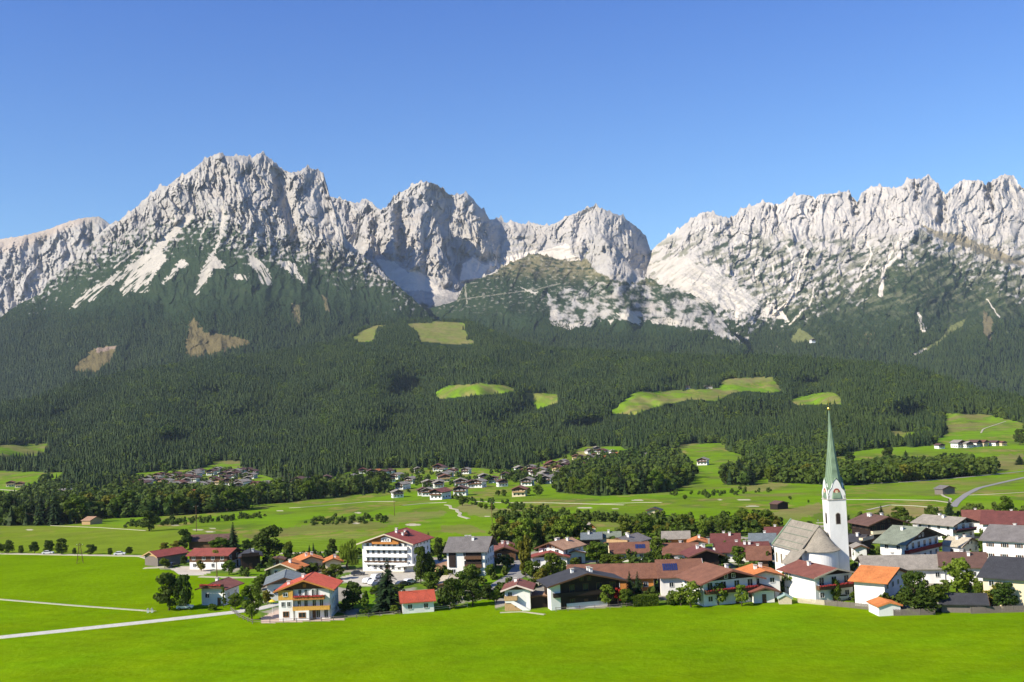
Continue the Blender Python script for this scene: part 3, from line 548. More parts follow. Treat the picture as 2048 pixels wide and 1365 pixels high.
# --- right massif
tR = lin([(1240, 640), (1275, 560), (1298, 506), (1317, 485), (1340, 470), (1366, 449), (1389, 434), (1407, 423), (1419, 421), (1437, 429), (1460, 435), (1471, 429), (1482, 416), (1505, 410), (1520, 403), (1535, 403), (1548, 410), (1565, 404), (1580, 391), (1606, 387), (1627, 391), (1631, 399), (1640, 386), (1655, 387), (1677, 383), (1700, 382), (1704, 393), (1715, 402), (1722, 386), (1734, 376), (1752, 370), (1775, 372), (1786, 376), (1805, 369), (1816, 356), (1831, 356), (1842, 357), (1855, 348), (1869, 359), (1880, 376), (1891, 387), (1910, 369), (1925, 358), (1951, 359), (1962, 362), (1972, 369), (1985, 359), (2004, 348), (2026, 349), (2034, 358), (2036, 371), (2048, 374), (2120, 360), (2200, 400), (2600, 470)])
spur = lin([(1500, 640), (1640, 560), (1700, 520), (1760, 470), (1800, 458), (1842, 451), (1865, 468), (1900, 478), (1935, 490), (1974, 507), (2010, 520), (2060, 538), (2200, 590), (2600, 640)])
lineR = lin([(1240, 650), (1300, 640), (1400, 660), (1500, 650), (1580, 635), (1655, 612), (1710, 585), (1767, 550), (1823, 520), (1880, 515), (1950, 555), (2048, 585), (2600, 600)])
def rockyR(P, R):
    st = 0.6 * fbm((P * .8 - R * .6) / 40 + .5 * noise(P / 30, R / 30, 12), (P * .6 + R * .8) / 9 + .8 * noise(P / 25, R / 25, 13), 4, 75) + .55 * fbm(P / 12, R / 8, 4, 79)
    b = (lineR(P) - 14 - R) / 105 + 1.25 * st + 0.3 * fbm(P / 70, R / 50, 2, 76)
    return ss(-.15, .2, b)
GR = [(ZC(L), a, b) for L, a, b in [([(780, 455), (812, 520), (805, 600), (795, 695)], 1.5, 2.2), ([(890, 490), (850, 560), (835, 680)], 1.6, 2), ([(1395, 400), (1360, 470), (1320, 530)], 1.5, 3), ([(1190, 400), (1225, 470), (1235, 510), (1190, 590), (1158, 640)], 2.5, 2), ([(1380, 510), (1300, 580), (1290, 660), (1285, 720)], 3, 5), ([(840, 690), (780, 770), (700, 835)], 5, 3), ([(740, 800), (790, 860)], 4, 3), ([(520, 780), (515, 870)], 4, 2.5), ([(710, 560), (715, 640)], 1, 1.5), ([(1850, 745), (1920, 840)], 1.2, 1), ([(905, 780), (930, 680)], 1, 1.6), ([(1485, 820), (1510, 910)], 3, 4), ([(800, 880), (870, 800)], 1.5, 2)]]
def dispR(P, R, t):
    r = rockyR(P, R)
    a = crags(P, R, 0.72, 251, 0.05) * (0.3 + .7 * ss(-60, 60, lineR(P) - R)) * ss(0, .1, t)
    st = ridged((P * .62 + R * .78) / 60 - 0, (P * .62 - R * .78) / 24, 3, 78)
    a = a * (.2 + .8 * calm(P, R, [ZC([(60, 560), (230, 510), (280, 540), (500, 640), (560, 700), (640, 760), (600, 820), (520, 810), (470, 800), (350, 750), (200, 690), (100, 650)])], 12)) - 40 * st * ss(470, 560, R) * ss(.05, .3, t)
    d, _ = nearline(P, R, [(1842, 451), (1780, 540), (1700, 640), (1600, 740)]); a = a - 110 * ss(150, 0, d)
    d, _ = nearline(P, R, [(2048, 560), (1980, 640), (1860, 760)]); a = a - 90 * ss(110, 0, d)
    d, _ = nearline(P, R, [(1950, 600), (1880, 690), (1800, 740)]); a = a + 120 * ss(70, 0, d)
    d, _ = nearline(P, R, [(1540, 660), (1610, 700), (1640, 760)]); a = a + 160 * ss(70, 0, d)
    # the grassy ridge stands before the upper cliffs
    f = ss(-3, 7, R - spur(P)) * ss(1690, 1850, P); a = a - 200 * f
    S0 = P; P = P + 8 * noise(P / 14, R / 16, 15) + 4 * noise(P / 5, R / 7, 16)
    for L, k, w in [([(1704, 385), (1712, 430)], 110, 9), ([(1891, 380), (1884, 420), (1880, 450)], 110, 12), ([(1972, 362), (1985, 420)], 130, 10), ([(1631, 390), (1626, 430)], 70, 7), ([(1548, 405), (1555, 450)], 70, 8), ([(1460, 432), (1465, 480)], 70, 10), ([(1830, 355), (1834, 400)], 90, 5)]:
        d, _ = nearline(P, R, L); a = a + k * ss(w, 0, d)
    return a * ss(-4, 10, R - tR(S0))
def cR(P, R, t, X, Y, Z):
    g = np.zeros(P.shape + (3,)) + C3(PINE)
    g = blend(g, ss(.1, .4, fbm(P / 40, R / 18, 3, 92)) * .5, (0.045, 0.058, 0.026))
    g = blend(g, ss(640, 690, R + 30 * fbm(P / 50, R / 30, 3, 96)), WOOD)
    r = rockyR(P, R)[..., None]; rc = blend(rockcol(P, R, 451), .62, (0.50, 0.455, 0.395))  # sunlit brightness of this massif is mixed into its rock colour
    c = g * (1 - r) + rc * r
    up = ss(-.05, .2, fbm((P * .7 - R) / 40, (R + P * .5) / 11, 4, 97)) * ss(455, 500, R) * ss(650, 600, R)
    c = blend(c, up * .75, (0.14, 0.14, 0.08)); up2 = ss(.08, .22, fbm((P - R * .5) / 30, (R + P * .4) / 14, 5, 98, .6)) * ss(480, 520, R + .12 * (1850 - P)) * ss(1360, 1450, P)
    c = blend(c, up2 * .95, PINE); up3 = ss(.10, .2, fbm((P * .75 + R * .66) / 9, (R * .75 - P * .66) / 26, 4, 99)) * ss(500, 550, R) * ss(1450, 1560, P); c = blend(c, up3 * .8, (0.06, 0.075, 0.035))
    gb = inpoly(P + 5 * noise(P / 9, R / 9, 1), R + 4 * noise(P / 9, R / 9, 2), ZC([(1490, 345), (1540, 360), (1620, 390), (1720, 400), (1800, 440), (1900, 480), (2060, 550), (2060, 570), (1880, 530), (1750, 470), (1640, 440), (1560, 400)]))
    c = blend(c, gb * .9, (0.24, 0.20, 0.12))
    gb = inpoly(P, R, ZC([(1490, 360), (1570, 420), (1520, 480), (1440, 430)])); c = blend(c, gb * .6, PINE)
    c = scree(c, P, R, [ZC(p) for p in [[(60, 560), (230, 510), (280, 540), (500, 640), (560, 700), (640, 760), (600, 820), (520, 810), (470, 800), (350, 750), (200, 690), (100, 650)], [(680, 760), (750, 800), (790, 865), (740, 850), (640, 835)]]], (0.49, 0.445, 0.375), 6, 641); c = blend(c, ss(.1, .3, fbm((P * .8 - R * .6) / 30, (P * .6 + R * .8) / 5, 4, 646)) * inpoly(P, R, ZC([(60, 540), (500, 620), (660, 760), (600, 840), (300, 760), (80, 660)])) * .5, (0.22, 0.21, 0.15))
    c = gullies(c, P, R, [(L, a * 1.15, b_ * 1.15) for L, a, b_ in GR], (0.60, 0.53, 0.43))
    c = scree(c, P, R, [ZC([(850, 900), (890, 920), (940, 965), (820, 985), (800, 960)]), ZC([(1600, 960), (1650, 890), (1740, 845), (1720, 890), (1650, 930), (1590, 990), (1420, 1075), (1500, 1010)])], (0.13, 0.14, 0.05), 2, 643)
    c = scree(c, P, R, [ZC([(1830, 800), (1880, 850), (1870, 980), (1830, 930)]), ZC([(1200, 930), (1260, 920), (1230, 980), (1150, 1000)])], (0.13, 0.11, 0.06), 3, 644)
    c = scree(c, P, R, [ZC([(1455, 1032), (1530, 1005), (1525, 1020), (1470, 1045)]), ZC([(640, 975), (760, 1000), (740, 1025), (690, 1015)]), ZC([(1490, 850), (1530, 900), (1500, 910)])], (0.5, 0.43, 0.34), 2, 645)
    return c
DRf = sheet('right_massif', 1240, 2600, 1.3, tR, lin([(1240, 770), (1800, 790), (2048, 850), (2600, 900)]), lin([(1240, 6600), (1300, 6900), (1420, 6700), (1700, 6600), (2048, 6500), (2600, 6500)]), lin([(1240, 4100), (1800, 3900), (2600, 3700)]), 360, dispR, cR, 1.0, 1500)

# ------------------------------------------------------------------ trees
def quads_mesh(name, C, U, V, mat, extra=None, emat=None):
    """leaf faces: centres C with half axes U, V"""
    n = len(C); co = np.stack([C - U - V, C + U - V * .6, C + U * .7 + V, C - U * .8 + V * .8], 1).reshape(-1, 3)
    faces = [tuple(range(4 * i, 4 * i + 4)) for i in range(n)]
    v = [tuple(p) for p in co]
    me = bpy.data.meshes.new(name); me.from_pydata(v, [], faces); me.update(); me.materials.append(MATS[mat]); return me
def rvec(n): v = RNG.normal(size=(n, 3)); return v / np.linalg.norm(v, axis=1)[:, None]
def leafy_crown(name, mat, wd=0.42, z0=0.22, nclump=34, per=55, leaf=0.034, shape='round'):
    """crown of a tree 1 m tall: leaf clumps spread through an uneven volume"""
    C = []; N = []
    for k in range(nclump):
        z = z0 + (1 - z0) * RNG.uniform(0.06, 0.95); h = (z - z0) / (1 - z0)
        if shape == 'round': r = wd * math.sqrt(max(0.02, 1 - (2 * h - 0.95) ** 2 * 0.95))
        elif shape == 'cone': r = wd * (1.02 - h) ** 0.8
        elif shape == 'column': r = wd * (0.55 + 0.45 * math.sin(math.pi * min(1, h + .25)))
        else: r = wd * (1.05 - 0.55 * h) * (0.6 + .4 * h)
        a = RNG.uniform(0, 6.283); q = r * math.sqrt(RNG.uniform(0.05, 1)) * 0.85
        c = np.array([q * math.cos(a), q * math.sin(a), z]); cr = wd * RNG.uniform(0.22, 0.40) * (0.6 if shape in ('cone', 'column') else 1)
        p = rvec(per) * (RNG.uniform(0.45, 1.0, (per, 1)) ** 0.5) * cr * np.array([1, 1, 0.75])
        if shape == 'willow': p[:, 2] = -np.abs(p[:, 2]) * 2.2
        C.append(c + p); N.append(p / np.linalg.norm(p, axis=1)[:, None])
    C = np.concatenate(C); N = np.concatenate(N); N = N + 0.8 * rvec(len(N)); N /= np.linalg.norm(N, axis=1)[:, None]
    C[:, 2] = np.clip(C[:, 2], z0 * .5, 1.0)
    T = np.cross(N, rvec(len(N))); T /= np.linalg.norm(T, axis=1)[:, None]; B = np.cross(N, T); s = RNG.uniform(0.6, 1.2, (len(N), 1)) * leaf
    if shape == 'willow': B = np.array([0, 0, 1.]) + 0.2 * rvec(len(N)); return quads_mesh(name, C, T * s * .5, B * s * 2.2, mat)
    return quads_mesh(name, C, T * s, B * s, mat)
def trunk_mesh(name, top=0.75, r=0.03, limbs=7, lean=0.03, z0=.25):
    m = MB(); a = (0, 0, -0.02); pts = [(0, 0, -.02)]
    for k in range(1, 5): pts.append((random.uniform(-lean, lean), random.uniform(-lean, lean), top * k / 4))
    for k in range(4): m.tube(pts[k], pts[k + 1], r * (1 - k * .22), r * (1 - (k + 1) * .22), 7)
    for k in range(limbs):
        z = z0 + (top - z0) * k / max(1, limbs); an = k * 2.4; l = 0.24 * (1.15 - k / limbs * .6)
        p = (0, 0, z); q = (math.cos(an) * l, math.sin(an) * l, z + .17); m.tube(p, q, r * .42, r * .12, 5)
    return m.mesh(name, 'bark')
def spruce_crown(name, mat='needle', wd=0.17, z0=0.06, tiers=26, arms=11, ragged=.25):
    C = []; U = []; V = []
    for k in range(tiers):
        h = k / (tiers - 1); z = z0 + (1 - z0) * h ** 0.92; r = wd * (1 - h) ** 0.85 + .006
        for j in range(max(4, int(arms * (1 - h * .55)))):
            a = RNG.uniform(0, 6.283); l = r * RNG.uniform(1 - ragged * 1.6, 1.08)
            d = np.array([math.cos(a), math.sin(a), 0]); t = np.array([-d[1], d[0], 0])
            for f in (0.35, 0.72, 1.0):
                w_ = 0.030 * (1.3 - f * .7) * (1.1 - h * .6); c = d * l * f + np.array([0, 0, z - l * (0.30 + .35 * f * f) + .012])
                C.append(c); U.append(t * w_ * RNG.uniform(.7, 1.3)); V.append((d * .2 * l + np.array([0, 0, -l * .16 + RNG.uniform(-.004, .012)])))
    C.append(np.array([0, 0, .985])); U.append(np.array([.005, 0, 0])); V.append(np.array([0, .002, .03]))
    return quads_mesh(name, np.array(C), np.array(U), np.array(V), mat)
TREEK = {}
def tree_kind(key, cat, variants, tmesh, crown='crown'): TREEK[key] = (cat, variants, tmesh, crown)
T1, T2, T3 = trunk_mesh('trunk', .72, .028, 8), trunk_mesh('trunk', .9, .02, 4, .008), trunk_mesh('trunk', .6, .035, 6, .05)
tree_kind('dark', 'tree', [leafy_crown('crown', 'leaf_dark', .40, .14, 40, 60, .030) for _ in range(3)], T1)
tree_kind('mid', 'tree', [leafy_crown('crown', 'leaf_mid', .38, .16, 36, 55, .032) for _ in range(3)], T1)
tree_kind('light', 'tree', [leafy_crown('crown', 'leaf_light', .40, .24, 30, 42, .036) for _ in range(2)], T3)
tree_kind('autumn', 'tree', [leafy_crown('crown', 'leaf_autumn', .38, .16, 34, 50, .034) for _ in range(2)], T1)
tree_kind('red', 'tree', [leafy_crown('crown', 'leaf_red', .36, .35, 18, 40, .04)], T3)
tree_kind('column', 'tree', [leafy_crown('crown', 'leaf_mid', .17, .05, 34, 45, .026, 'column') for _ in range(2)], T2)
tree_kind('coned', 'tree', [leafy_crown('crown', 'leaf_mid', .30, .08, 42, 50, .028, 'cone')], T2)
tree_kind('willow', 'tree', [leafy_crown('crown', 'leaf_light', .36, .30, 40, 45, .028, 'willow')], T3)
tree_kind('bush', 'bush', [leafy_crown('foliage', 'leaf_mid', .55, .02, 26, 45, .06), leafy_crown('foliage', 'leaf_dark', .55, .02, 26, 45, .06)], T3, 'foliage')
tree_kind('spruce', 'spruce tree', [spruce_crown('crown', tiers=36, arms=17), spruce_crown('crown', wd=.2, tiers=36, arms=18), spruce_crown('crown', wd=.15, tiers=34, arms=16, ragged=.4)], T2)
NT = dict(dark='leafy_tree', mid='leafy_tree', light='leafy_tree', autumn='leafy_tree', red='leafy_tree', column='columnar_tree', coned='leafy_tree', willow='willow_tree', bush='bush', spruce='spruce_tree')
_tc = [0]
def tree(kind, px, row, hpx, wpx, label, group=None, hm=None):
    cat, vs, tm, cn = TREEK[kind]; x, y, z = G(px, row); h = hm or hpx * y / F * 1.03; _tc[0] += 1; i = _tc[0]
    e = empty(NT[kind], (x, y, z - 0.05), random.uniform(0, 6.28)); tag(e, label, cat, group)
    me = vs[i % len(vs)]; bb = me.get('w')
    if not bb: bb = max(abs(v.co.x) for v in me.vertices) * 1.86; me['w'] = bb
    wx = (wpx * y / F) / bb if wpx else h
    if kind == 'spruce': wx *= 1.45
    for nm, m in ((cn, me), ('trunk', tm)):
        if kind == 'bush' and nm == 'trunk': m_s = (wx * .8, wx * .8, h * .6)
        else: m_s = (wx, wx * random.uniform(.88, 1.1), h)
        o = part(nm, m, e); o.scale = m_s
    return e
# ---- low detail trees for the wood that reads as one mass
def far_spruce(name, seed):
    r = random.Random(seed); m = MB(); n = 7
    for k in range(4):
        z0 = .04 + k * .22; z1 = z0 + .42 - k * .015; r0 = .19 * (1 - k * .22); a0 = r.uniform(0, 6)
        base = [(math.cos(a0 + 2 * math.pi * i / n) * r0 * r.uniform(.6, 1.25), math.sin(a0 + 2 * math.pi * i / n) * r0 * r.uniform(.6, 1.25), z0 + r.uniform(-.05, .05)) for i in range(n)]
        m.add(base + [(r.uniform(-.01, .01), 0, min(1, z1))], [(i, (i + 1) % n, n) for i in range(n)])
    return m.mesh(name, 'needle_far')
def far_leafy(name, seed):
    C = []; N = []
    for k in range(9):
        z = RNG.uniform(.25, .85); rr = .34 * math.sqrt(max(.05, 1 - (2 * z - 1.05) ** 2)); a = RNG.uniform(0, 6.28)
        p = rvec(12) * .17; C.append(np.array([rr * .7 * math.cos(a), rr * .7 * math.sin(a), z]) + p); N.append(p)
    C = np.concatenate(C); N = np.concatenate(N) + .05 * rvec(len(C)); N /= np.linalg.norm(N, axis=1)[:, None]
    T = np.cross(N, rvec(len(N))); T /= np.linalg.norm(T, axis=1)[:, None]; B = np.cross(N, T)
    return quads_mesh(name, C, T * .10, B * .10, 'leaf_far')
lib = []
for k in range(4): lib.append(far_spruce('far_spruce', k))
for k in range(3): lib.append(far_leafy('far_leafy', k))
def scatter(name, P3, S, K, label, cat):
    """one object: every point carries an instance of one of the low detail trees"""
    n = len(P3); me = bpy.data.meshes.new(name); me.vertices.add(n); me.vertices.foreach_set('co', P3.astype(np.float32).ravel()); me.update()
    for an, tp, val in (('tsc', 'FLOAT', S), ('twd', 'FLOAT', RNG.uniform(.85, 1.35, n)), ('trt', 'FLOAT', RNG.uniform(0, 6.28, n)), ('tid', 'INT', K)):
        a = me.attributes.new(an, tp, 'POINT'); a.data.foreach_set('value', np.asarray(val, np.float32 if tp == 'FLOAT' else np.int32))
    o = link(bpy.data.objects.new(name, me)); tag(o, label, cat, kind='stuff')
    t = bpy.data.node_groups.new(name, 'GeometryNodeTree')
    t.interface.new_socket('Geometry', in_out='INPUT', socket_type='NodeSocketGeometry'); t.interface.new_socket('Geometry', in_out='OUTPUT', socket_type='NodeSocketGeometry')
    gi = t.nodes.new('NodeGroupInput'); go = t.nodes.new('NodeGroupOutput')
    ci = t.nodes.new('GeometryNodeCollectionInfo'); ci.inputs['Collection'].default_value = LIBC; ci.inputs['Separate Children'].default_value = True; ci.inputs['Reset Children'].default_value = True
    iop = t.nodes.new('GeometryNodeInstanceOnPoints'); iop.inputs['Pick Instance'].default_value = True
    def na(nm, tp):
        q = t.nodes.new('GeometryNodeInputNamedAttribute'); q.data_type = tp; q.inputs['Name'].default_value = nm; return q.outputs[0]
    cs = t.nodes.new('ShaderNodeCombineXYZ'); mu = t.nodes.new('ShaderNodeMath'); mu.operation = 'MULTIPLY'
    sc_ = na('tsc', 'FLOAT'); t.links.new(sc_, mu.inputs[0]); t.links.new(na('twd', 'FLOAT'), mu.inputs[1])
    t.links.new(mu.outputs[0], cs.inputs[0]); t.links.new(mu.outputs[0], cs.inputs[1]); t.links.new(sc_, cs.inputs[2])
    cr = t.nodes.new('ShaderNodeCombineXYZ'); t.links.new(na('trt', 'FLOAT'), cr.inputs[2])
    mtp = t.nodes.new('GeometryNodeMeshToPoints')
    t.links.new(gi.outputs[0], mtp.inputs[0]); t.links.new(mtp.outputs[0], iop.inputs['Points']); t.links.new(ci.outputs[0], iop.inputs['Instance'])
    t.links.new(na('tid', 'INT'), iop.inputs['Instance Index']); t.links.new(cr.outputs[0], iop.inputs['Rotation']); t.links.new(cs.outputs[0], iop.inputs['Scale'])
    t.links.new(iop.outputs[0], go.inputs[0])
    md = o.modifiers.new('trees', 'NODES'); md.node_group = t
    return o
LIBC = bpy.data.collections.new('tree_models')
for k, m in enumerate(lib): LIBC.objects.link(bpy.data.objects.new('model_%d' % k, m))
def sample(dfun, px0, px1, r0f, r1f, n, dens, mask):
    """random ground points, even per square metre of ground"""
    P = RNG.uniform(px0, px1, n); a, b = r0f(P), r1f(P); R = a + (b - a) * RNG.uniform(0, 1, n)
    D = dfun(P, R); D2 = dfun(P, R + 1.0)
    dA = np.abs(D - D2) * D / F; dA = np.minimum(dA, 60 * D / F)                       # ground area per square picture pixel
    cell = (px1 - px0) * np.abs(b - a) / n
    keep = (RNG.uniform(0, 1, n) < dens * dA * cell) & mask(P, R)
    P, R, D = P[keep], R[keep], D[keep]; X, Y, Z = pt(P, R, D)
    return P, R, np.stack([X, Y, Z], -1)
NF = 1900000
def wmask(p, r):
    p2 = p + 9 * fbm(p / 16, r / 9, 3, 3); r2 = r + 6 * fbm(p / 14, r / 7, 3, 4); m = woods(p2, r2)
    for dy in (6, 12): m &= ~(woods(p2, r2 - 0) & ~woods(p2, r2 - dy) & (r2 - dy > crest(p2) + 14))
    return m
P, R, Q = sample(DV, -160, 2230, lambda p: crest(p) + 0.5, lambda p: 0 * p + 992, NF, 1 / 23.0, wmask)
dn = fbm(P / 60, R / 25, 3, 500); keep = RNG.uniform(0, 1, len(P)) < np.clip(1.25 + dn * 1.5, .35, 1)
P, R, Q = P[keep], R[keep], Q[keep]
lf = (fbm(P / 45, R / 16, 3, 510) + 0.5 * ss(860, 940, R) * (P > 1300) > 0.28) | (RNG.uniform(0, 1, len(P)) < .05)
K = np.where(lf, RNG.integers(4, 7, len(P)), RNG.integers(0, 4, len(P)))
S = np.where(lf, RNG.uniform(7, 13, len(P)), RNG.uniform(8.5, 18, len(P)) * (0.8 + .5 * RNG.uniform(0, 1, len(P)) ** 3)) * (1 + .2 * np.clip(fbm(P / 30, R / 12, 2, 520), -1, 1))
Q[:, 2] -= 0.8
print('forest', len(P))
scatter('foothill_forest', Q, S, K, 'dense dark green conifer forest covering the foothills behind the village', 'forest')
Qa, Sa, Ka = [], [], []
for dfun, x0, x1, top, bot, rocky, dens, lo in (
        (DLf, -100, 900, tL, lambda p: crest(p) + 6, rockyL, 1 / 75., 625), (DKf, 860, 1515, tK, lambda p: crest(p) + 6, rockyK, 1 / 75., 655), (DRf, 1400, 2200, tR, lambda p: crest(p) + 6, rockyR, 1 / 80., 645)):
    def mk(p, r):
        m = (r > lo + 40 * fbm(p / 60, r / 40, 3, 700) + RNG.uniform(-30, 30, len(p))) & (rocky(p, r) < .3)
        for c in (CL, CL2, ZC([(850, 900), (890, 920), (940, 965), (820, 985), (800, 960)]), ZC([(1600, 960), (1650, 890), (1740, 845), (1720, 890), (1650, 930), (1590, 990), (1420, 1075), (1500, 1010)]), ZC([(1830, 800), (1880, 850), (1870, 980), (1830, 930)])) + tuple(SL[:1]): m &= ~inpoly(p, r, c)
        return m
    P, R, Q = sample(dfun, x0, x1, lambda p, t=top: np.maximum(t(p) + 3, 560), bot, 500000, dens, mk)
    vis = R < np.where(True, crest(P) + 30, 0); P, R, Q = P[vis], R[vis], Q[vis]
    Qa.append(Q); Ka.append(RNG.integers(0, 4, len(P))); Sa.append(RNG.uniform(13, 24, len(P)) * (0.45 + .55 * ss(lo - 20, lo + 60, R)))
Qa = np.concatenate(Qa); Qa[:, 2] -= 1
print('mountain forest', len(Qa))
scatter('mountain_forest', Qa, np.concatenate(Sa), np.concatenate(Ka), 'dark conifer forest on the lower slopes of the rocky mountains', 'forest')
# undergrowth inside the groves, hamlet gardens and rough
Qs, Ss, Ks = [], [], []
def fill(poly, dens, smin, smax, pl, n=20000):
    xs = [p[0] for p in poly]; ys = [p[1] for p in poly]
    P, R, Q = sample(DV, min(xs), max(xs), lambda p: 0 * p + min(ys), lambda p: 0 * p + max(ys), n, dens, lambda p, r: inpoly(p, r, poly))
    Q[:, 2] -= .3; l = RNG.uniform(0, 1, len(P)) < pl; Qs.append(Q); Ss.append(RNG.uniform(smin, smax, len(P))); Ks.append(np.where(l, RNG.integers(4, 7, len(P)), RNG.integers(0, 4, len(P))))
for g, k, n in GROVES[:6]: fill(g, 1 / 45., 6, 13, {'mix': .45, 'leaf': .85}.get(k, 1))
for g, k, n in GROVES[6:]: fill(g, 1 / 60., 3, 6, 1)
HAM = [ZL([(780, 350), (780, 300), (950, 255), (1150, 240), (1500, 235), (1520, 320), (1560, 335), (2048, 300), (2048, 340), (1500, 400), (900, 400)]), ZM([(0, 310), (340, 250), (600, 240), (900, 235), (1000, 330), (900, 370), (600, 380), (0, 390)]), ZM([(1000, 270), (1300, 230), (1650, 130), (1900, 140), (1620, 290), (1400, 330), (1300, 345), (1000, 330)])]
for h in HAM: fill(h, 1 / 420., 4, 9, .8)
VILL = [(380, 1118), (520, 1120), (700, 1110), (1000, 1090), (1250, 1078), (1550, 1068), (1700, 1040), (1900, 1022), (2060, 1015), (2060, 1222), (1800, 1226), (1640, 1206), (1290, 1212), (1090, 1200), (990, 1200), (860, 1215), (860, 1130), (680, 1130), (540, 1200), (480, 1215), (500, 1160)]
fill(VILL, 1 / 48., 1.6, 4.6, 1)
fill([(600, 1046), (700, 1036), (780, 1040), (770, 1048), (640, 1054)], 1 / 60., 1.5, 4, 1); fill([(220, 1052), (330, 1040), (460, 1036), (540, 1030), (540, 1036), (400, 1048), (260, 1058)], 1 / 55., 1.5, 4, 1)
fill([(1330, 990), (1500, 980), (1540, 985), (1400, 998)], 1 / 90., 1.5, 4, 1); fill([(980, 1030), (1200, 1036), (1400, 1040), (1400, 1048), (1200, 1048), (1000, 1050)], 1 / 40., 2, 5, 1)
fill([(100, 960), (300, 962), (280, 985), (150, 1000)], 1 / 200., 6, 12, .5); fill([(880, 990), (960, 1000), (1180, 1028), (1180, 1034), (960, 1016)], 1 / 70., 1.5, 3.5, 1)
scatter('shrubs', np.concatenate(Qs), np.concatenate(Ss), np.concatenate(Ks), 'green undergrowth and shrubs filling the groves, hedges and hamlet gardens', 'shrubs')

# ------------------------------------------------------------------ houses
_wm = {}
def window_mesh(w_, h_, frame):
    k = (w_, h_, frame)
    if k not in _wm:
        m = MB(); t = .09
        m.box(-w_/2 - t, -w_/2, -.07, .02, -h_/2 - t, h_/2 + t).box(w_/2, w_/2 + t, -.07, .02, -h_/2 - t, h_/2 + t).box(-w_/2, w_/2, -.07, .02, h_/2, h_/2 + t).box(-w_/2, w_/2, -.10, .02, -h_/2 - t, -h_/2).box(-.03, .03, -.05, .0, -h_/2, h_/2)
        _wm[k] = (m.mesh('window', frame), MB().box(-w_/2, w_/2, -.02, .01, -h_/2, h_/2).mesh('pane', 'glass'), MB().box(-w_/2 - t - .42, -w_/2 - t, -.05, -.003, -h_/2, h_/2).box(w_/2 + t, w_/2 + t + .42, -.05, -.003, -h_/2, h_/2))
    return _wm[k]
_sh = {}
def window(par, x, y, z, rz, w_=1.1, h_=1.2, frame='white_frame', shut=None):
    a, b, c = window_mesh(w_, h_, frame)
    o = part('window', a, par, (x, y, z), rz); part('pane', b, o)
    if shut:
        k = (w_, h_, shut)
        if k not in _sh: _sh[k] = c.mesh('shutter', shut)
        part('shutter', _sh[k], o)
    return o
def flower_mesh(l, mat):
    m = MB(); n = max(6, int(l * 5)); vs = []
    for i in range(n + 1):
        x = -l / 2 + l * i / n; u = random.uniform
        vs += [(x, .05, -.2 + u(-.05, .05)), (x, -.22 + u(-.1, .06), -.2 + u(-.12, .05)), (x, -.2 + u(-.08, .08), .1 + u(-.12, .1)), (x, .05, .08 + u(-.06, .12))]
    m.add(vs, [(4 * i + k, 4 * i + (k + 1) % 4, 4 * i + 4 + (k + 1) % 4, 4 * i + 4 + k) for i in range(n) for k in range(4)] + [(3, 2, 1, 0), (4 * n, 4 * n + 1, 4 * n + 2, 4 * n + 3)])
    return m.mesh('flower_box', mat)
def balcony(par, x0, x1, y, z, dep=1.2, mat='dark_wood', fl=None, solid=.9):
    m = MB(); m.box(x0, x1, y - dep, y - .004, z - .14, z)
    m.box(x0, x1, y - dep - .05, y - dep, z - .12, z + solid); m.box(x0 - .05, x0, y - dep, y - .004, z - .12, z + solid); m.box(x1, x1 + .05, y - dep, y - .004, z - .12, z + solid)
    m.box(x0 - .06, x1 + .06, y - dep - .09, y - dep + .04, z + solid, z + solid + .07)
    o = m.build('balcony', mat, par)
    if fl: part('flower_box', flower_mesh(x1 - x0 - .3, fl), o, ((x0 + x1) / 2, y - dep - .12, z + solid + .02))
    return o
def chimney(par, x, y, zb, h=1.0, s=.55, mat='white_wall'):
    m = MB().box(x - s / 2, x + s / 2, y - s / 2, y + s / 2, zb - .5, zb + h)
    o = m.build('chimney', mat, par); MB().box(x - s * .7, x + s * .7, y - s * .7, y + s * .7, zb + h + .004, zb + h + .16).build('chimney_cap', 'white_wall' if mat != 'white_wall' else 'stone_wall', o)
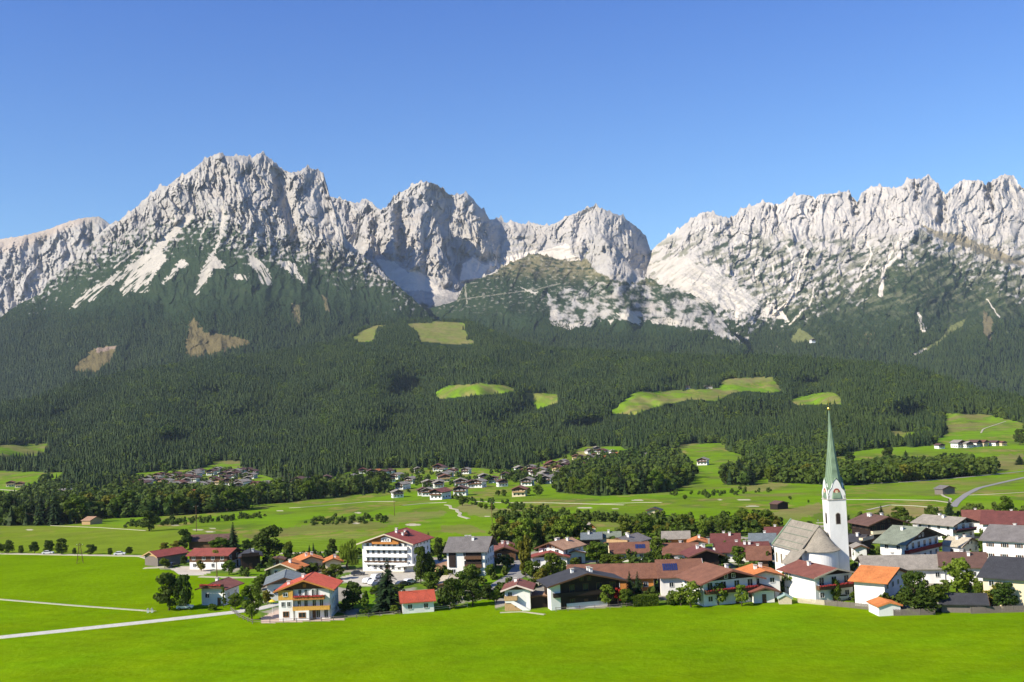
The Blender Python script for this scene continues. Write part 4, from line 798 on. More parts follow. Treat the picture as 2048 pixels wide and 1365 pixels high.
def house(name, label, cat, px, row, w_, L, yaw, he, pitch=19, roof='brown_roof', wall='white_wall', upper='dark_wood', oh=1.1, anchor='front', floors=None, up=0, bal=(), balmat=None, fl=None,
          chim=1, chm='white_wall', verge='brown_wood', win=True, group=None, shut=None, winf='white_frame', zoff=0.0, sidewin=True, hip=0.0, ohe=None, door=True, front=True, sink=1.2, panel=None):
    """gable faces local -y; the two eaves are the long sides"""
    x, y, z = G(px, row); ya = rad(yaw); z += zoff
    c, s_ = math.cos(ya), math.sin(ya)
    if anchor == 'side': lx = -w_ / 2 if yaw > 0 else w_ / 2; ly = L / 2; x -= lx * c - ly * s_; y -= lx * s_ + ly * c
    e = empty(name, (x, y, z), ya); tag(e, label, cat, group)
    tp = math.tan(rad(pitch)); rise = w_ / 2 * tp; zr = he + rise; ohe = ohe or oh * .9
    floors = floors if floors is not None else max(1, int(he / 2.55)); fh = he / floors
    # walls: rendered storeys, then timber storeys
    ub = he - up * fh if up else he                       # where timber starts
    if up < floors: MB().box(-w_/2, w_/2, 0, L, -sink, ub).build('wall', wall, e)
    m = MB(); b = ub + .003; m.prism([(-w_/2 - .03, b), (w_/2 + .03, b), (w_/2 + .03, he - .05), (0, zr - .05), (-w_/2 - .03, he - .05)], -.03, L + .03)
    if up or upper != wall: m.build('gable_cladding', upper, e)
    else: m.build('gable', wall, e)
    # roof
    rt = .22; oz = oh * tp * 1.0; xe = w_/2 + ohe; ze = he - ohe * tp
    def slab(y0, y1):
        m.v.clear(); m.f.clear()
    for sx in (-1, 1):
        m = MB(); A = [(0, zr), (sx * xe, ze), (sx * xe, ze + rt), (0, zr + rt)]
        m.prism([A[0], A[1], A[2], A[3]] if sx > 0 else [A[3], A[2], A[1], A[0]], -oh, L + oh * .8)
        ro = m.build('roof', roof, e)
        if sx < 0: r0 = ro
        v = MB(); v.prism([(0, zr - .12), (sx * (xe + .04), ze - .12), (sx * (xe + .04), ze + rt + .05), (0, zr + rt + .05)], -oh - .06, -oh - .004); v.build('verge_board', verge, ro)
    MB().prism([(-.16, zr + rt - .05), (.16, zr + rt - .05), (0, zr + rt + .09)], -oh, L + oh * .8).build('ridge_cap', roof, r0)
    for k in range(chim):
        cy = L * (.3 + .4 * ((k * .62 + .37 * len(label) % 1) % 1)); cx = (-1 if (k + len(label)) % 2 else 1) * w_ * .13
        chimney(r0, cx, cy, zr - abs(cx) * tp + .1, 1.0, .7, chm)
    if panel:
        a, b2, n_, sx = panel; m = MB()
        for q in range(n_):
            y0 = L * a + q * (b2 - a) * L / n_; y1 = y0 + (b2 - a) * L / n_ - .12
            p = [(sx * xe * .25, zr - xe * .25 * tp + rt + .12), (sx * xe * .62, zr - xe * .62 * tp + rt + .12)]
            m.add([(p[0][0], y0, p[0][1]), (p[1][0], y0, p[1][1]), (p[1][0], y1, p[1][1]), (p[0][0], y1, p[0][1]), (p[0][0], y0, p[0][1] - .1), (p[1][0], y0, p[1][1] - .1), (p[1][0], y1, p[1][1] - .1), (p[0][0], y1, p[0][1] - .1)], [(0, 1, 2, 3), (4, 7, 6, 5), (0, 4, 5, 1), (1, 5, 6, 2), (2, 6, 7, 3), (3, 7, 4, 0)])
        m.build('solar_panel', 'panel_blue', r0)
    for k in bal: balcony(e, -w_/2 + (.3 if w_ > 7 else .1), w_/2 - .3, -.03, k * fh + .12, 1.15, balmat or upper, fl)
    if win:
        rr = random.Random(label)
        n = max(1, int(w_ / 3.1))
        if front:
            for k in range(floors):
                zc = k * fh + fh * .56
                for i in range(n):
                    xc = (i + .5) * w_ / n - w_/2
                    if k == 0 and i == n // 2 and door:
                        d = MB().box(xc - .5, xc + .5, -.08, -.003, 0, 2.05).build('door', 'brown_wood', e); MB().box(xc + .32, xc + .4, -.13, -.084, .95, 1.08).build('handle', 'metal', d); continue
                    window(e, xc, -.04, zc, 0, 1.3 if k in bal else 1.1, 1.7 if k in bal else 1.15, winf, shut if k not in bal else None)
            if rise > 1.6:
                for xc in ((-.9, .9) if w_ > 9 else (0,)): window(e, xc * 1.1, -.04, he + rise * .36, 0, .8, .95, winf)
        if sidewin:
            n2 = max(1, int(L / 3.4))
            for k in range(floors):
                for i in range(n2):
                    yc = (i + .5) * L / n2 + rr.uniform(-.2, .2)
                    window(e, -w_/2 - .04, yc, k * fh + fh * .56, -math.pi / 2, 1.0, 1.1, winf, shut); window(e, w_/2 + .04, yc, k * fh + fh * .56, math.pi / 2, 1.0, 1.1, winf, shut)
    return e
HG = 'chalets and houses of the near village'
def Hs(label, px, row, w_, L, yaw, he, **k):
    k.setdefault('group', HG)
    if k.get('wall') == 'dark_wood': k.setdefault('winf', 'brown_wood')
    return house(k.pop('name', 'chalet'), label, k.pop('cat', 'house'), px, row, w_, L, yaw, he, **k)
# --- left farm
Hs('weathered barn with red roof and boarded gable at the left end of the farm', 303, 1132, 7.6, 11.7, -38, 3.3, name='barn', cat='barn', roof='red_roof', wall='grey_wood', upper='tan_wood', up=0, win=False, chim=0, verge='tan_wood', pitch=21, oh=.8)
e = Hs('long farmhouse barn with dark red roof, brown boards over a white base', 417, 1139, 9.0, 13.8, 76, 4.7, name='barn', cat='barn', anchor='side', roof='red_roof', wall='white_wall', upper='brown_wood', floors=2, up=1, chim=0, pitch=17, sidewin=True)
Hs('dark timber farmhouse gable with black roof at the right end of the red barn', 502, 1139, 5.9, 9.4, 15, 4.3, roof='dark_roof', wall='dark_wood', upper='dark_wood', up=1, bal=(1,), pitch=19)
Hs('brown shingled shed behind the red barn roof and the spruce', 415, 1098, 9, 15, 84, 3.2, name='shed', cat='shed', anchor='side', roof='dark_brown_roof', wall='brown_wood', upper='brown_wood', chim=0, pitch=20, win=False)
Hs('white chalet with brown roof and wooden balcony beside the two big dark trees', 427, 1211, 6.9, 7.6, -14, 4.6, roof='redbrown_roof', upper='dark_wood', bal=(1,), balmat='brown_wood', fl='flowers', oh=1.3, pitch=19)
# --- front left guest house
def guesthouse():
    e = house('guesthouse', 'three-storey white guesthouse with red roof and orange balconies at the meadow edge', 'guesthouse', 611, 1239, 14.2, 13.5, -1, 7.3, 16.9, 'bright_red_roof', 'white_wall', 'brown_wood', 1.7, floors=3, up=0, chim=1, verge='orange_wood', group=HG, win=False, sink=1.0, ohe=1.4)
    # projecting left bay, orange panels
    MB().box(-7.13, -3.2, -.9, -.004, -1, 4.9).build('bay', 'white_wall', e); MB().box(-7.2, -3.15, -.96, -.004, 4.904, 7.25).build('bay_cladding', 'yellow_wood', e)
    MB().box(-2.4, 1.4, -2.0, -.004, -1, 2.35).build('bay', 'white_wall', e)
    balcony(e, -3.1, 7.1, -.02, 2.5, 1.7, 'yellow_wood', None, .8); balcony(e, -3.1, 5.6, -.02, 5.0, 1.5, 'orange_wood', 'flowers', .8)
    window(e, -5.2, -.95, 1.5, 0, 1.5, 1.2, 'orange_wood'); window(e, -5.9, -.95, 3.9, 0, .9, 1.1); window(e, -4.3, -.95, 3.9, 0, .9, 1.1); window(e, -5.2, -1.0, 6.2, 0, 1.2, .8)
    window(e, -.5, -2.05, 1.35, 0, 1.8, 1.1, 'orange_wood')
    for x in (-1.6, .3, 2.6, 4.6): window(e, x, -.04, 3.7, 0, .9, 1.7)
    for x in (-1.3, .4, 2.4, 3.4): window(e, x, -.04, 6.4, 0, .8, 1.5)
    for x in (3.6, 5.8): window(e, x, -.04, 1.3, 0, 1.0, 1.9)
    MB().box(-.45, .45, -.08, -.035, 7.7, 8.5).build('gable_shutter', 'orange_wood', e)
    for k in range(4):
        for sx, r in ((-7.14, -math.pi / 2), (7.14, math.pi / 2)):
            for z in (1.5, 3.9, 6.1): window(e, sx, 2 + 3 * k, z, r, 1, 1.1)
    MB().box(6.9, 7.0, -.12, -.01, 0, 7.1).build('drain_pipe', 'metal', e)
    d = MB().box(2.0, 3.0, -.08, -.004, 0, 2.1).build('door', 'brown_wood', e); MB().box(2.1, 2.2, -.13, -.084, .95, 1.05).build('handle', 'metal', d)
    chimney(e, -5.2, 4, 7.6, 1.2, .8); e.scale = (.88, .78, 1); return e
guesthouse()
Hs('grey-roofed house standing half hidden behind the orange guesthouse', 570, 1201, 9.2, 13.6, 10, 4.5, roof='slate_roof', wall='white_wall', upper='grey_wood', pitch=18, chim=0)
Hs('low cream chalet with orange-red roof and carved gable above the grey roof', 565, 1155, 8.2, 7.1, -15, 2.7, roof='orange_roof', wall='cream_wall', upper='tan_wood', verge='pale_wood', bal=(), oh=1.3, pitch=20)
Hs('house with broad bright orange hipped roof behind the cream chalet', 622, 1143, 7.4, 9.5, 18, 3.3, roof='orange_roof', wall='cream_wall', upper='cream_wall', pitch=20, chim=2)
Hs('small house with orange roof half hidden by trees left of the willow', 667, 1143, 4.6, 7.2, 10, 3.1, roof='orange_roof', wall='cream_wall', upper='cream_wall', pitch=20)
Hs('small brown hut with cream base and flat roof beside the dark round tree', 555, 1133, 3.6, 4.0, 4, 2.3, name='hut', cat='hut', roof='dark_brown_roof', wall='cream_wall', upper='brown_wood', chim=0, pitch=14)
# --- hotel
def hotel():
    e = house('hotel', 'large white four-storey hotel with rows of balconies and a wide red roof', 'hotel', 775, 1143, 22.5, 17, -20, 8.7, 13.6, 'red_roof', 'white_wall', 'orange_wood', 1.8, floors=4, up=0, chim=0, verge='pale_wood', win=False, group=HG, ohe=1.6, sink=2)
    for k in (1, 2, 3):
        balcony(e, -9.8, 9.8, -.03, k * 2.25 + .1, 1.3, 'white_wall', 'brown_wood' if k == 1 else None, .85)
        for i in range(8): window(e, -8.6 + i * 2.45, -.04, k * 2.25 + 1.15, 0, 1.1, 1.5)
    for i in range(7): window(e, -8.2 + i * 2.7, -.04, 1.2, 0, 1.3, 1.2)
    balcony(e, -6, 6, -.03, 8.6, 1.2, 'orange_wood', None, .5)
    MB().prism([(-2.2, 8.8), (2.2, 8.8), (2.2, 10.2), (0, 10.7), (-2.2, 10.2)], -.5, -.034).build('gable_bay', 'white_wall', e)
    for x in (-1.1, 0, 1.1): window(e, x, -.53, 9.7, 0, .6, .7)
    for k in range(4):
        for i in range(5): window(e, 11.3, 2 + i * 3.1, k * 2.25 + 1.2, math.pi / 2, .9, 1.2)
    for x, y in ((1.5, 6), (3.5, 10), (4.6, 5.5), (-1.5, 12)): chimney(e, x, y, 11.4 - abs(x) * .24, 1.0, .8)
    MB().prism([(-.9, 0), (.9, 0), (.9, 1), (0, 1.8), (-.9, 1)], 0, 2.2).build('dormer', 'dark_red_roof', e, (5.2, 7, 9.9))
    d = MB().box(-1, 1, -.1, -.004, 0, 2.3).build('door', 'brown_wood', e); MB().box(.7, .8, -.15, -.104, 1, 1.2).build('handle', 'metal', d)
    return e
hotel().scale = (.76, .8, 1)
e = Hs('tall white house with grey-brown roof and dark wooden loggias right of the hotel', 933, 1152, 12.9, 11.5, 79, 7.4, anchor='side', roof='grey_roof', wall='white_wall', upper='dark_wood', floors=3, pitch=25, chim=3, sidewin=True, oh=1.2, ohe=1.0)
MB().box(-6.75, -6.454, 1.0, 5.8, 2.4, 7.2).build('loggia', 'dark_wood', e)
for z_ in (2.5, 4.9): MB().box(-7.4, -6.46, .8, 6.0, z_, z_ + .15).box(-7.45, -7.4, .8, 6.0, z_, z_ + .95).build('balcony', 'brown_wood', e)
MB().box(-6.7, -6.454, 8.8, 10.9, 2.6, 7.0).build('loggia', 'dark_wood', e)
Hs('small red-roofed chalet right of the tall grey-roofed house', 1010, 1123, 6.9, 13.9, -1, 3.3, roof='redbrown_roof', wall='brown_wood', upper='dark_wood', pitch=20, chim=2)
Hs('wide chalet with pale salmon roof behind a low red roof', 1103, 1131, 9.2, 11.0, -37, 5.2, roof='tan_roof', upper='brown_wood', bal=(1,), pitch=20, chim=3)
Hs('low red-roofed annex in front of the salmon-roofed chalet', 1100, 1135, 10.5, 6.3, -7, 3.1, roof='red_roof', upper='brown_wood', pitch=14, chim=0)
Hs('low building with bright pale metal roof beside the salmon-roofed chalet', 1150, 1128, 6.6, 11.2, 11, 3.2, roof='light_roof', wall='white_wall', upper='white_wall', pitch=15, chim=0)
e = Hs('small house with brown roof, log store and white outside stair at the meadow edge', 1036, 1220, 6.2, 8.0, -5, 4.9, roof='redbrown_roof', wall='white_wall', upper='brown_wood', pitch=19, chim=1, win=False, verge='pink_wall', oh=1.0)
MB().prism([(-2.9, 2.6), (-1.2, 2.6), (3.4, -.2), (3.4, -.9), (2.6, -.9), (-1.6, 1.9), (-2.9, 1.9)], -1.25, -.1).build('stair', 'white_wall', e)
MB().box(-3.1, -.6, -1.1, -.06, -.9, 1.8).box(-.6, .8, -1.1, -.06, -.9, .8).build('log_store', 'tan_wood', e); balcony(e, -3.1, 0, -.02, 2.6, 1.3, 'tan_wood'); window(e, -1.8, -.04, 3.6, 0, 1, 1.4)
Hs('open dark carport between the stair house and the big black-roofed chalet', 1079, 1216, 4.5, 6, 5, 2.6, name='carport', cat='carport', roof='tan_roof', wall='dark_wood', upper='dark_wood', pitch=8, chim=0, win=False, oh=.4)
e = Hs('big dark chalet with black roof, long balconies and one white wall end', 1173, 1215, 17.3, 7.0, 13, 6.2, roof='dark_roof', wall='dark_wood', upper='dark_wood', floors=2, pitch=14, chim=3, bal=(1,), balmat='dark_wood', fl=None, oh=2.4, ohe=1.5)
MB().box(-8.9, -6.5, -.25, 3, -1, 6.0).build('wall', 'white_wall', e); MB().box(-5, 5.6, -.22, -.04, -.6, 1.3).build('wall', 'white_wall', e)
Hs('long barn-like building with brown roof and orange wooden wall behind the black-roofed chalet', 1223, 1190, 10.6, 21.8, 82, 4.5, anchor='side', roof='brown_roof', wall='orange_wood', upper='orange_wood', pitch=24, chim=0, name='long_house', verge='white_frame')
Hs('brown-roofed hall with a row of dark solar panels beside the long orange-walled building', 1363, 1191, 13.8, 10.1, 86, 4.9, anchor='side', roof='brown_roof', wall='white_wall', upper='white_wall', pitch=23, chim=1, name='long_house', panel=(.55, .93, 7, -1), verge='white_frame')
Hs('large chalet with wide brown gable roof and red-brown verge behind the fruit trees', 1462, 1208, 14.4, 11.2, 17, 5.9, roof='brown_roof', wall='white_wall', upper='dark_wood', floors=2, bal=(1,), balmat='brown_wood', fl='flowers', pitch=17, oh=1.9, ohe=1.6, verge='redbrown_roof', chim=1)
Hs('white house with bright orange roof behind the wide brown gable', 1531, 1197, 7.6, 10.0, 3, 5.6, roof='orange_roof', wall='white_wall', upper='white_wall', pitch=15, chim=2, oh=1.3)
Hs('small white cottage with red-brown roof and one wide orange window', 1529, 1206, 5.0, 4.2, 3, 2.9, name='cottage', roof='redbrown_roof', wall='white_wall', upper='dark_wood', pitch=17, chim=0, oh=1.4, winf='orange_wood', verge='brown_wood')
Hs('white chalet with red-brown roof and pale verge in front of the church apse', 1670, 1203, 10.5, 13.1, 19, 6.4, roof='redbrown_roof', wall='white_wall', upper='dark_wood', floors=2, bal=(1,), balmat='brown_wood', fl='flowers', pitch=15, oh=1.7, ohe=1.3, verge='pale_wood', chim=1, sidewin=False)
Hs('white house with broad orange roof right of the church at the meadow edge', 1793, 1207, 14.0, 7.1, 51, 6.1, roof='orange_roof', wall='white_wall', upper='white_wall', pitch=16, chim=0, oh=1.3, sidewin=False)
Hs('small white shed with orange roof in front of the orange-roofed house', 1780, 1232, 5.0, 5.6, 4, 2.2, name='shed', cat='shed', roof='orange_roof', wall='white_wall', upper='white_wall', pitch=16, chim=0, win=False, oh=.3, ohe=.4, verge='orange_roof')
Hs('long stone-coloured roof building behind the orange-roofed house', 1812, 1168, 13.4, 19.3, 81, 3.9, anchor='side', roof='stone_roof', wall='white_wall', upper='brown_wood', pitch=18, chim=1, name='long_house')
Hs('brown-roofed building joining the long stone-coloured roof', 1928, 1167, 13.1, 9.9, 70, 4.3, anchor='side', roof='dark_brown_roof', wall='white_wall', upper='brown_wood', pitch=20, chim=2)
Hs('large white chalet with greenish grey roof and red flower balcony right of the tower', 1845, 1122, 19.6, 7.4, 41, 6.3, roof='green_roof', wall='white_wall', upper='dark_wood', floors=2, bal=(1,), balmat='red_wood', fl='flowers', pitch=18, oh=1.8, chim=3)
Hs('chalet with brown roof and white-flowered balconies behind the church tower', 1775, 1086, 12.4, 10.6, 15, 6.4, roof='dark_brown_roof', wall='dark_wood', upper='dark_wood', floors=2, bal=(1,), balmat='cream_wall', pitch=18, oh=1.6, chim=3)
Hs('chalet with pale grey roof and pink flowering balconies', 1928, 1079, 11.0, 14.1, 32, 5.2, roof='stone_roof', wall='white_wall', upper='dark_wood', floors=2, bal=(1,), balmat='dark_wood', fl='flowers_pink', pitch=17, oh=1.5, chim=2)
Hs('long building with deep red metal roof at the right edge', 2035, 1080, 17.6, 19.9, 63, 5.1, anchor='side', roof='dark_red_roof', wall='white_wall', upper='dark_wood', pitch=18, chim=1, name='long_house')
Hs('house with dull red-brown roof and white dormer behind the deep red roof', 1958, 1066, 12.6, 8.4, 69, 4.5, anchor='side', roof='redbrown_roof', wall='white_wall', upper='dark_wood', pitch=20)
e = Hs('big white house with dark grey roof and rows of tall windows at the right edge', 2025, 1126, 19.0, 15.5, 49, 6.1, anchor='side', roof='grey_roof', wall='white_wall', upper='dark_wood', pitch=17, floors=2, chim=1, name='long_house', shut='brown_wood')
Hs('cream house with black roof at the right edge beside the fence', 2023, 1219, 19.7, 11.4, 51, 7.0, anchor='side', roof='dark_roof', wall='cream_wall', upper='dark_wood', pitch=16, chim=0, oh=1.3)
Hs('small white house with beige roof between the grey roofs on the right', 1941, 1112, 10.0, 5.9, 39, 3.3, roof='beige_roof', wall='white_wall', upper='white_wall', pitch=19, chim=2, oh=.8)
Hs('low garden shed with black hipped roof and weathered boards by the fence', 1928, 1226, 6.6, 9.2, 73, 2.0, name='shed', cat='shed', anchor='side', roof='dark_roof', wall='grey_wood', upper='grey_wood', pitch=24, chim=0, win=False, oh=.7)
Hs('narrow white house with tan roof just right of the tower foot', 1723, 1124, 3.3, 5.1, -5, 4.1, roof='stone_roof', wall='white_wall', upper='white_wall', pitch=21, chim=0, oh=.7)
Hs('dark timber house with black roof behind the narrow white house', 1731, 1112, 8.0, 3.9, 47, 4.8, roof='dark_roof', wall='dark_wood', upper='dark_wood', pitch=18, bal=(1,), balmat='cream_wall')
# --- middle rows
Hs('low house with blue-grey roof behind the round tree', 1183, 1097, 8.0, 5.6, 85, 3.3, anchor='side', roof='slate_roof', wall='dark_wood', upper='dark_wood', pitch=18)
Hs('low house with pale green-grey roof next to the wooden chapel', 1219, 1093, 6.6, 6.4, 84, 3.3, anchor='side', roof='green_roof', wall='white_wall', upper='brown_wood', pitch=18)
Hs('chalet with grey roof and yellow flowered front above the solar roof', 1239, 1111, 8.3, 11.8, -36, 4.1, roof='grey_roof', wall='cream_wall', upper='dark_wood', bal=(1,), balmat='tan_wood', pitch=19, chim=2)
Hs('low brown-roofed house with blue solar panels in the middle of the village', 1260, 1124, 10.7, 10.6, 86, 3.0, anchor='side', roof='brown_roof', wall='white_wall', upper='white_wall', pitch=21, panel=(.03, .33, 3, -1), chim=0)
Hs('low brown-roofed house right of the tall pale tree', 1361, 1127, 11.6, 9.0, 80, 3.0, anchor='side', roof='brown_roof', wall='white_wall', upper='brown_wood', pitch=20)
Hs('house with tan roof over an orange wooden wall below the tree belt', 1352, 1097, 8.4, 7.8, 81, 3.4, anchor='side', roof='stone_roof', wall='orange_wood', upper='orange_wood', pitch=20, chim=0)
Hs('small house with orange roof and white chimney beside the dark red gable', 1395, 1104, 4.9, 7.9, -10, 3.0, roof='orange_roof', wall='white_wall', upper='brown_wood', pitch=19)
Hs('dark chalet with wide dark red gable roof and white post porch', 1412, 1141, 7.9, 8.1, 6, 4.5, roof='dark_red_roof', wall='dark_wood', upper='dark_wood', pitch=19, oh=1.6, chim=2)
Hs('white house with dark red roof and two broad chimneys below the tree belt', 1451, 1108, 10.1, 7.7, 78, 3.8, anchor='side', roof='dark_red_roof', wall='white_wall', upper='white_wall', pitch=19, chim=2)
Hs('long low house with dark red roof left of the church nave', 1487, 1124, 10.1, 14.4, 84, 3.2, anchor='side', roof='dark_red_roof', wall='white_wall', upper='brown_wood', pitch=19, chim=3)
Hs('house with brown roof beside the nave wall', 1518, 1144, 13.9, 5.2, 77, 3.6, anchor='side', roof='brown_roof', wall='brown_wood', upper='brown_wood', pitch=19)
Hs('white house with pale blue-grey roof left of the church roof', 1525, 1109, 11.1, 6.8, 76, 3.9, anchor='side', roof='slate_roof', wall='white_wall', upper='white_wall', pitch=17)
Hs('house with deep red roof peeping out behind the nave ridge', 1551, 1093, 9.0, 5.3, 76, 4.0, anchor='side', roof='dark_red_roof', wall='white_wall', upper='white_wall', pitch=19)
Hs('tiny ochre chapel with steep little roof among the dark trees', 1183, 1076, 3.4, 4, 6, 3.6, name='chapel', cat='chapel', roof='stone_roof', wall='cream_wall', upper='orange_wood', pitch=42, chim=0, oh=.3)
Hs('small house with bright red roof and white wall left of the wide bushes', 837, 1226, 6.3, 7.7, -80, 2.9, anchor='side', name='cottage', roof='bright_red_roof', wall='white_wall', upper='dark_wood', pitch=29, chim=0, oh=.7)
Hs('low open carport with slanting pale roof below the tall white house', 891, 1186, 4.5, 14.4, -3, 2.1, name='carport', cat='carport', roof='beige_roof', wall='tan_wood', upper='tan_wood', pitch=10, chim=0, win=False, oh=.4)
Hs('small open shelter with tan roof in the hotel yard', 876, 1152, 4.2, 5, -30, 2.4, name='shelter', cat='shelter', roof='tan_roof', wall='tan_wood', upper='tan_wood', pitch=22, chim=0, win=False, oh=.4)
Hs('dark wooden golf hut standing alone on the fairway', 1566, 1019, 6.5, 5, 30, 2.6, name='hut', cat='hut', roof='dark_brown_roof', wall='dark_wood', upper='dark_wood', pitch=16, chim=0, win=False, oh=.5, group='field huts')
Hs('small dark hut with pale front above the tree belt', 1308, 1034, 6, 5, -15, 2.8, name='hut', cat='hut', roof='dark_roof', wall='pale_wood', upper='pale_wood', pitch=18, chim=0, win=False, oh=.8, group='field huts')
Hs('grey weathered hut beside the curving road on the right', 1898, 989, 8, 6, 20, 3.0, name='hut', cat='hut', roof='grey_roof', wall='grey_wood', upper='grey_wood', pitch=18, chim=0, win=False, oh=.6, group='field huts')
Hs('sandy-roofed hut in front of the left tree belt', 172, 1050, 10, 6, 70, 2.4, name='hut', cat='hut', anchor='side', roof='tan_roof', wall='tan_wood', upper='tan_wood', pitch=18, chim=0, win=False, oh=.5, group='field huts')

# ------------------------------------------------------------------ church
def church():
    x, y, z = G(1634, 1160); d = 285.; x = (1630 - CX) * d / F + 1.2; e = empty('church', (x - .5, d, 0), rad(13))
    tag(e, 'white village church with grey shingled nave and round apse', 'church', 'church buildings')
    w_, L, he, pi = 5.6, 16.0, 8.9, math.tan(rad(47)); zr = he + w_ * pi
    MB().box(-w_, w_, 4.6, L + 4.6, -1.5, he).prism([(-w_, he - .01), (w_, he - .01), (0, zr - .1)], 5.4, L + 4.6).build('nave_wall', 'white_wall', e)
    m = MB(); A = 4.6
    m.lathe([(A, -1.5), (A, he), (A + .12, he), (A + .12, he + .12), (0, he + .12)], 40, (0, 5.2)); m.build('apse_wall', 'white_wall', e)
    rt = .2; xe = w_ + .55; ze = he - .55 * pi
    for sx in (-1, 1):
        m = MB(); pl = [(0, zr), (sx * xe, ze), (sx * xe, ze + rt * 1.4), (0, zr + rt * 1.4)]
        m.prism(pl if sx > 0 else pl[::-1], 4.7, L + 4.9); r = m.build('roof', 'shingle_roof', e)
        if sx < 0:
            m = MB()
            for k in (.25, .5, .75, .97):
                a = (sx * xe * k, zr - xe * k * pi + rt * 1.4 + .10); m.box(a[0] - .09, a[0] + .09, 5.6, L + 4.8, a[1] - .12, a[1] + .05)
            m.build('roof_seam', 'green_roof', r)
            m = MB(); pl = [(.0, zr + .3), (-xe - .1, ze + .3), (-xe - .1, ze + .5), (0, zr + .55)]; m.prism(pl[::-1], L + 4.3, L + 5.0); m.build('roof_edge', 'copper', r)
    m = MB(); R0 = A + .75; zb = he - .35
    prof = [(R0, zb), (R0, zb + .18), (R0 * .8, zb + (zr - zb) * .17), (R0 * .6, zb + (zr - zb) * .38), (R0 * .3, zb + (zr - zb) * .72), (0.05, zr + .25)]
    m.lathe(prof, 40, (0, 5.3)); m.build('apse_roof', 'shingle_roof', e)
    MB().tube((0, 5.3, zr), (0, 5.3, zr + 1.4), .05, .03).lathe([(0, zr + 1.3), (.22, zr + 1.5), (0, zr + 1.72)], 8, (0, 5.3)).build('finial', 'metal', e)
    # low side chapel under the falling roof
    MB().box(-w_ - 3.2, -w_ - .004, 3.4, 9, -1.5, 5.6).build('side_chapel_wall', 'white_wall', e)
    MB().add([(-w_ - 3.7, 2.9, 5.2), (-w_ + .2, 2.9, 9.0), (-w_ + .2, 9.4, 9.0), (-w_ - 3.7, 9.4, 5.2), (-w_ - 3.7, 2.9, 5.45), (-w_ + .2, 2.9, 9.25), (-w_ + .2, 9.4, 9.25), (-w_ - 3.7, 9.4, 5.45)], [(0, 3, 2, 1), (4, 5, 6, 7), (0, 1, 5, 4), (1, 2, 6, 5), (2, 3, 7, 6), (3, 0, 4, 7)]).build('side_chapel_roof', 'shingle_roof', e)
    for k in range(4): window(e, -w_ - .05, 10.6 + k * 2.9, 5.2, -math.pi / 2, .8, 2.6, 'cream_wall')
    for a in (-.75, .25): window(e, (A + .03) * math.sin(a), 5.2 - (A + .03) * math.cos(a), 2.9, a, .8, 1.9, 'cream_wall')
    # tower
    tx = (1671 - CX) * 290 / F - 2.3; t = empty('church_tower', (tx, 292, 0), rad(3)); tag(t, 'slender white church tower with clock gables and tall green copper spire', 'church tower', 'church buildings')
    a = 2.4; H1 = 21.6
    MB().box(-a, a, -a, a, -1.5, H1).build('tower_wall', 'white_wall', t)
    MB().box(-a - .14, a + .14, -a - .14, a + .14, H1 + .003, H1 + .28).build('cornice', 'stone_wall', t)
    b = a - .02; zc = H1 + .285
    ev = [(-b, zc), (b, zc), (b, zc + 1.0), (b * .86, zc + 2.1), (b * .55, zc + 3.0), (b * .42, zc + 4.0), (b * .25, zc + 4.8), (0, zc + 5.4), (-b * .25, zc + 4.8), (-b * .42, zc + 4.0), (-b * .55, zc + 3.0), (-b * .86, zc + 2.1), (-b, zc + 1.0)]
    for k in range(4):
        g = MB(); g.prism(ev, -b, -b + .5); me = g.mesh('clock_gable', 'white_wall'); o = part('clock_gable', me, t, None, k * math.pi / 2)
        c = MB(); n = 24
        c.prism([(.85 * math.cos(6.283 * i / n), zc + 2.0 + .85 * math.sin(6.283 * i / n)) for i in range(n)], -b - .06, -b - .004); co = c.build('clock_face', 'clock_red', o)
        MB().prism([(.42 * math.cos(6.283 * i / n), zc + 2.0 + .42 * math.sin(6.283 * i / n)) for i in range(n)], -b - .09, -b - .064).build('clock_centre', 'cream_wall', co)
        MB().box(-.04, .04, -b - .13, -b - .094, zc + 2.0, zc + 2.65).box(0, .5, -b - .13, -b - .094, zc + 1.96, zc + 2.04).build('clock_hand', 'gold', co)
        rf = MB(); r0 = [(p[0] * 1.03, p[1] + .02) for p in ev[2:]]
        n2 = len(r0); vs = [(p[0], -b - .12, p[1] + .1) for p in r0] + [(p[0] * .15, -.3, max(p[1], zc + 2) + 1.2) for p in r0]
        rf.add(vs, [(i, i + 1, i + 1 + n2, i + n2) for i in range(n2 - 1)]); part('spire_skirt', rf.mesh('spire_skirt', 'copper'), t, None, k * math.pi / 2)
        # belfry windows with round heads
        w = MB(); pts = [(.55 * math.cos(math.pi * i / 10), 17.6 + .55 * math.sin(math.pi * i / 10)) for i in range(11)] + [(-.55, 15.3), (.55, 15.3)]
        w.prism(pts, -a - .03, -a + .05); part('belfry_window', w.mesh('belfry_window', 'dark_wood'), t, None, k * math.pi / 2)
        w = MB(); pts2 = [(.72 * math.cos(math.pi * i / 10), 17.6 + .72 * math.sin(math.pi * i / 10)) for i in range(11)] + [(-.72, 15.15), (.72, 15.15)]
        w.prism(pts2, -a - .014, -a + .02); part('window_surround', w.mesh('window_surround', 'stone_wall'), t, None, k * math.pi / 2)
    s = MB(); n = 8; tip = 45.6
    prof = [(2.9, zc + .2), (2.5, zc + 2.6), (2.1, zc + 5.0), (1.75, zc + 7.6), (1.05, zc + 13), (.55, zc + 18), (.1, tip)]
    for ring, (r, zz) in enumerate(prof):
        for i in range(8):
            an = math.pi / 8 + i * math.pi / 4; s.v.append((r * math.cos(an), r * math.sin(an), zz))
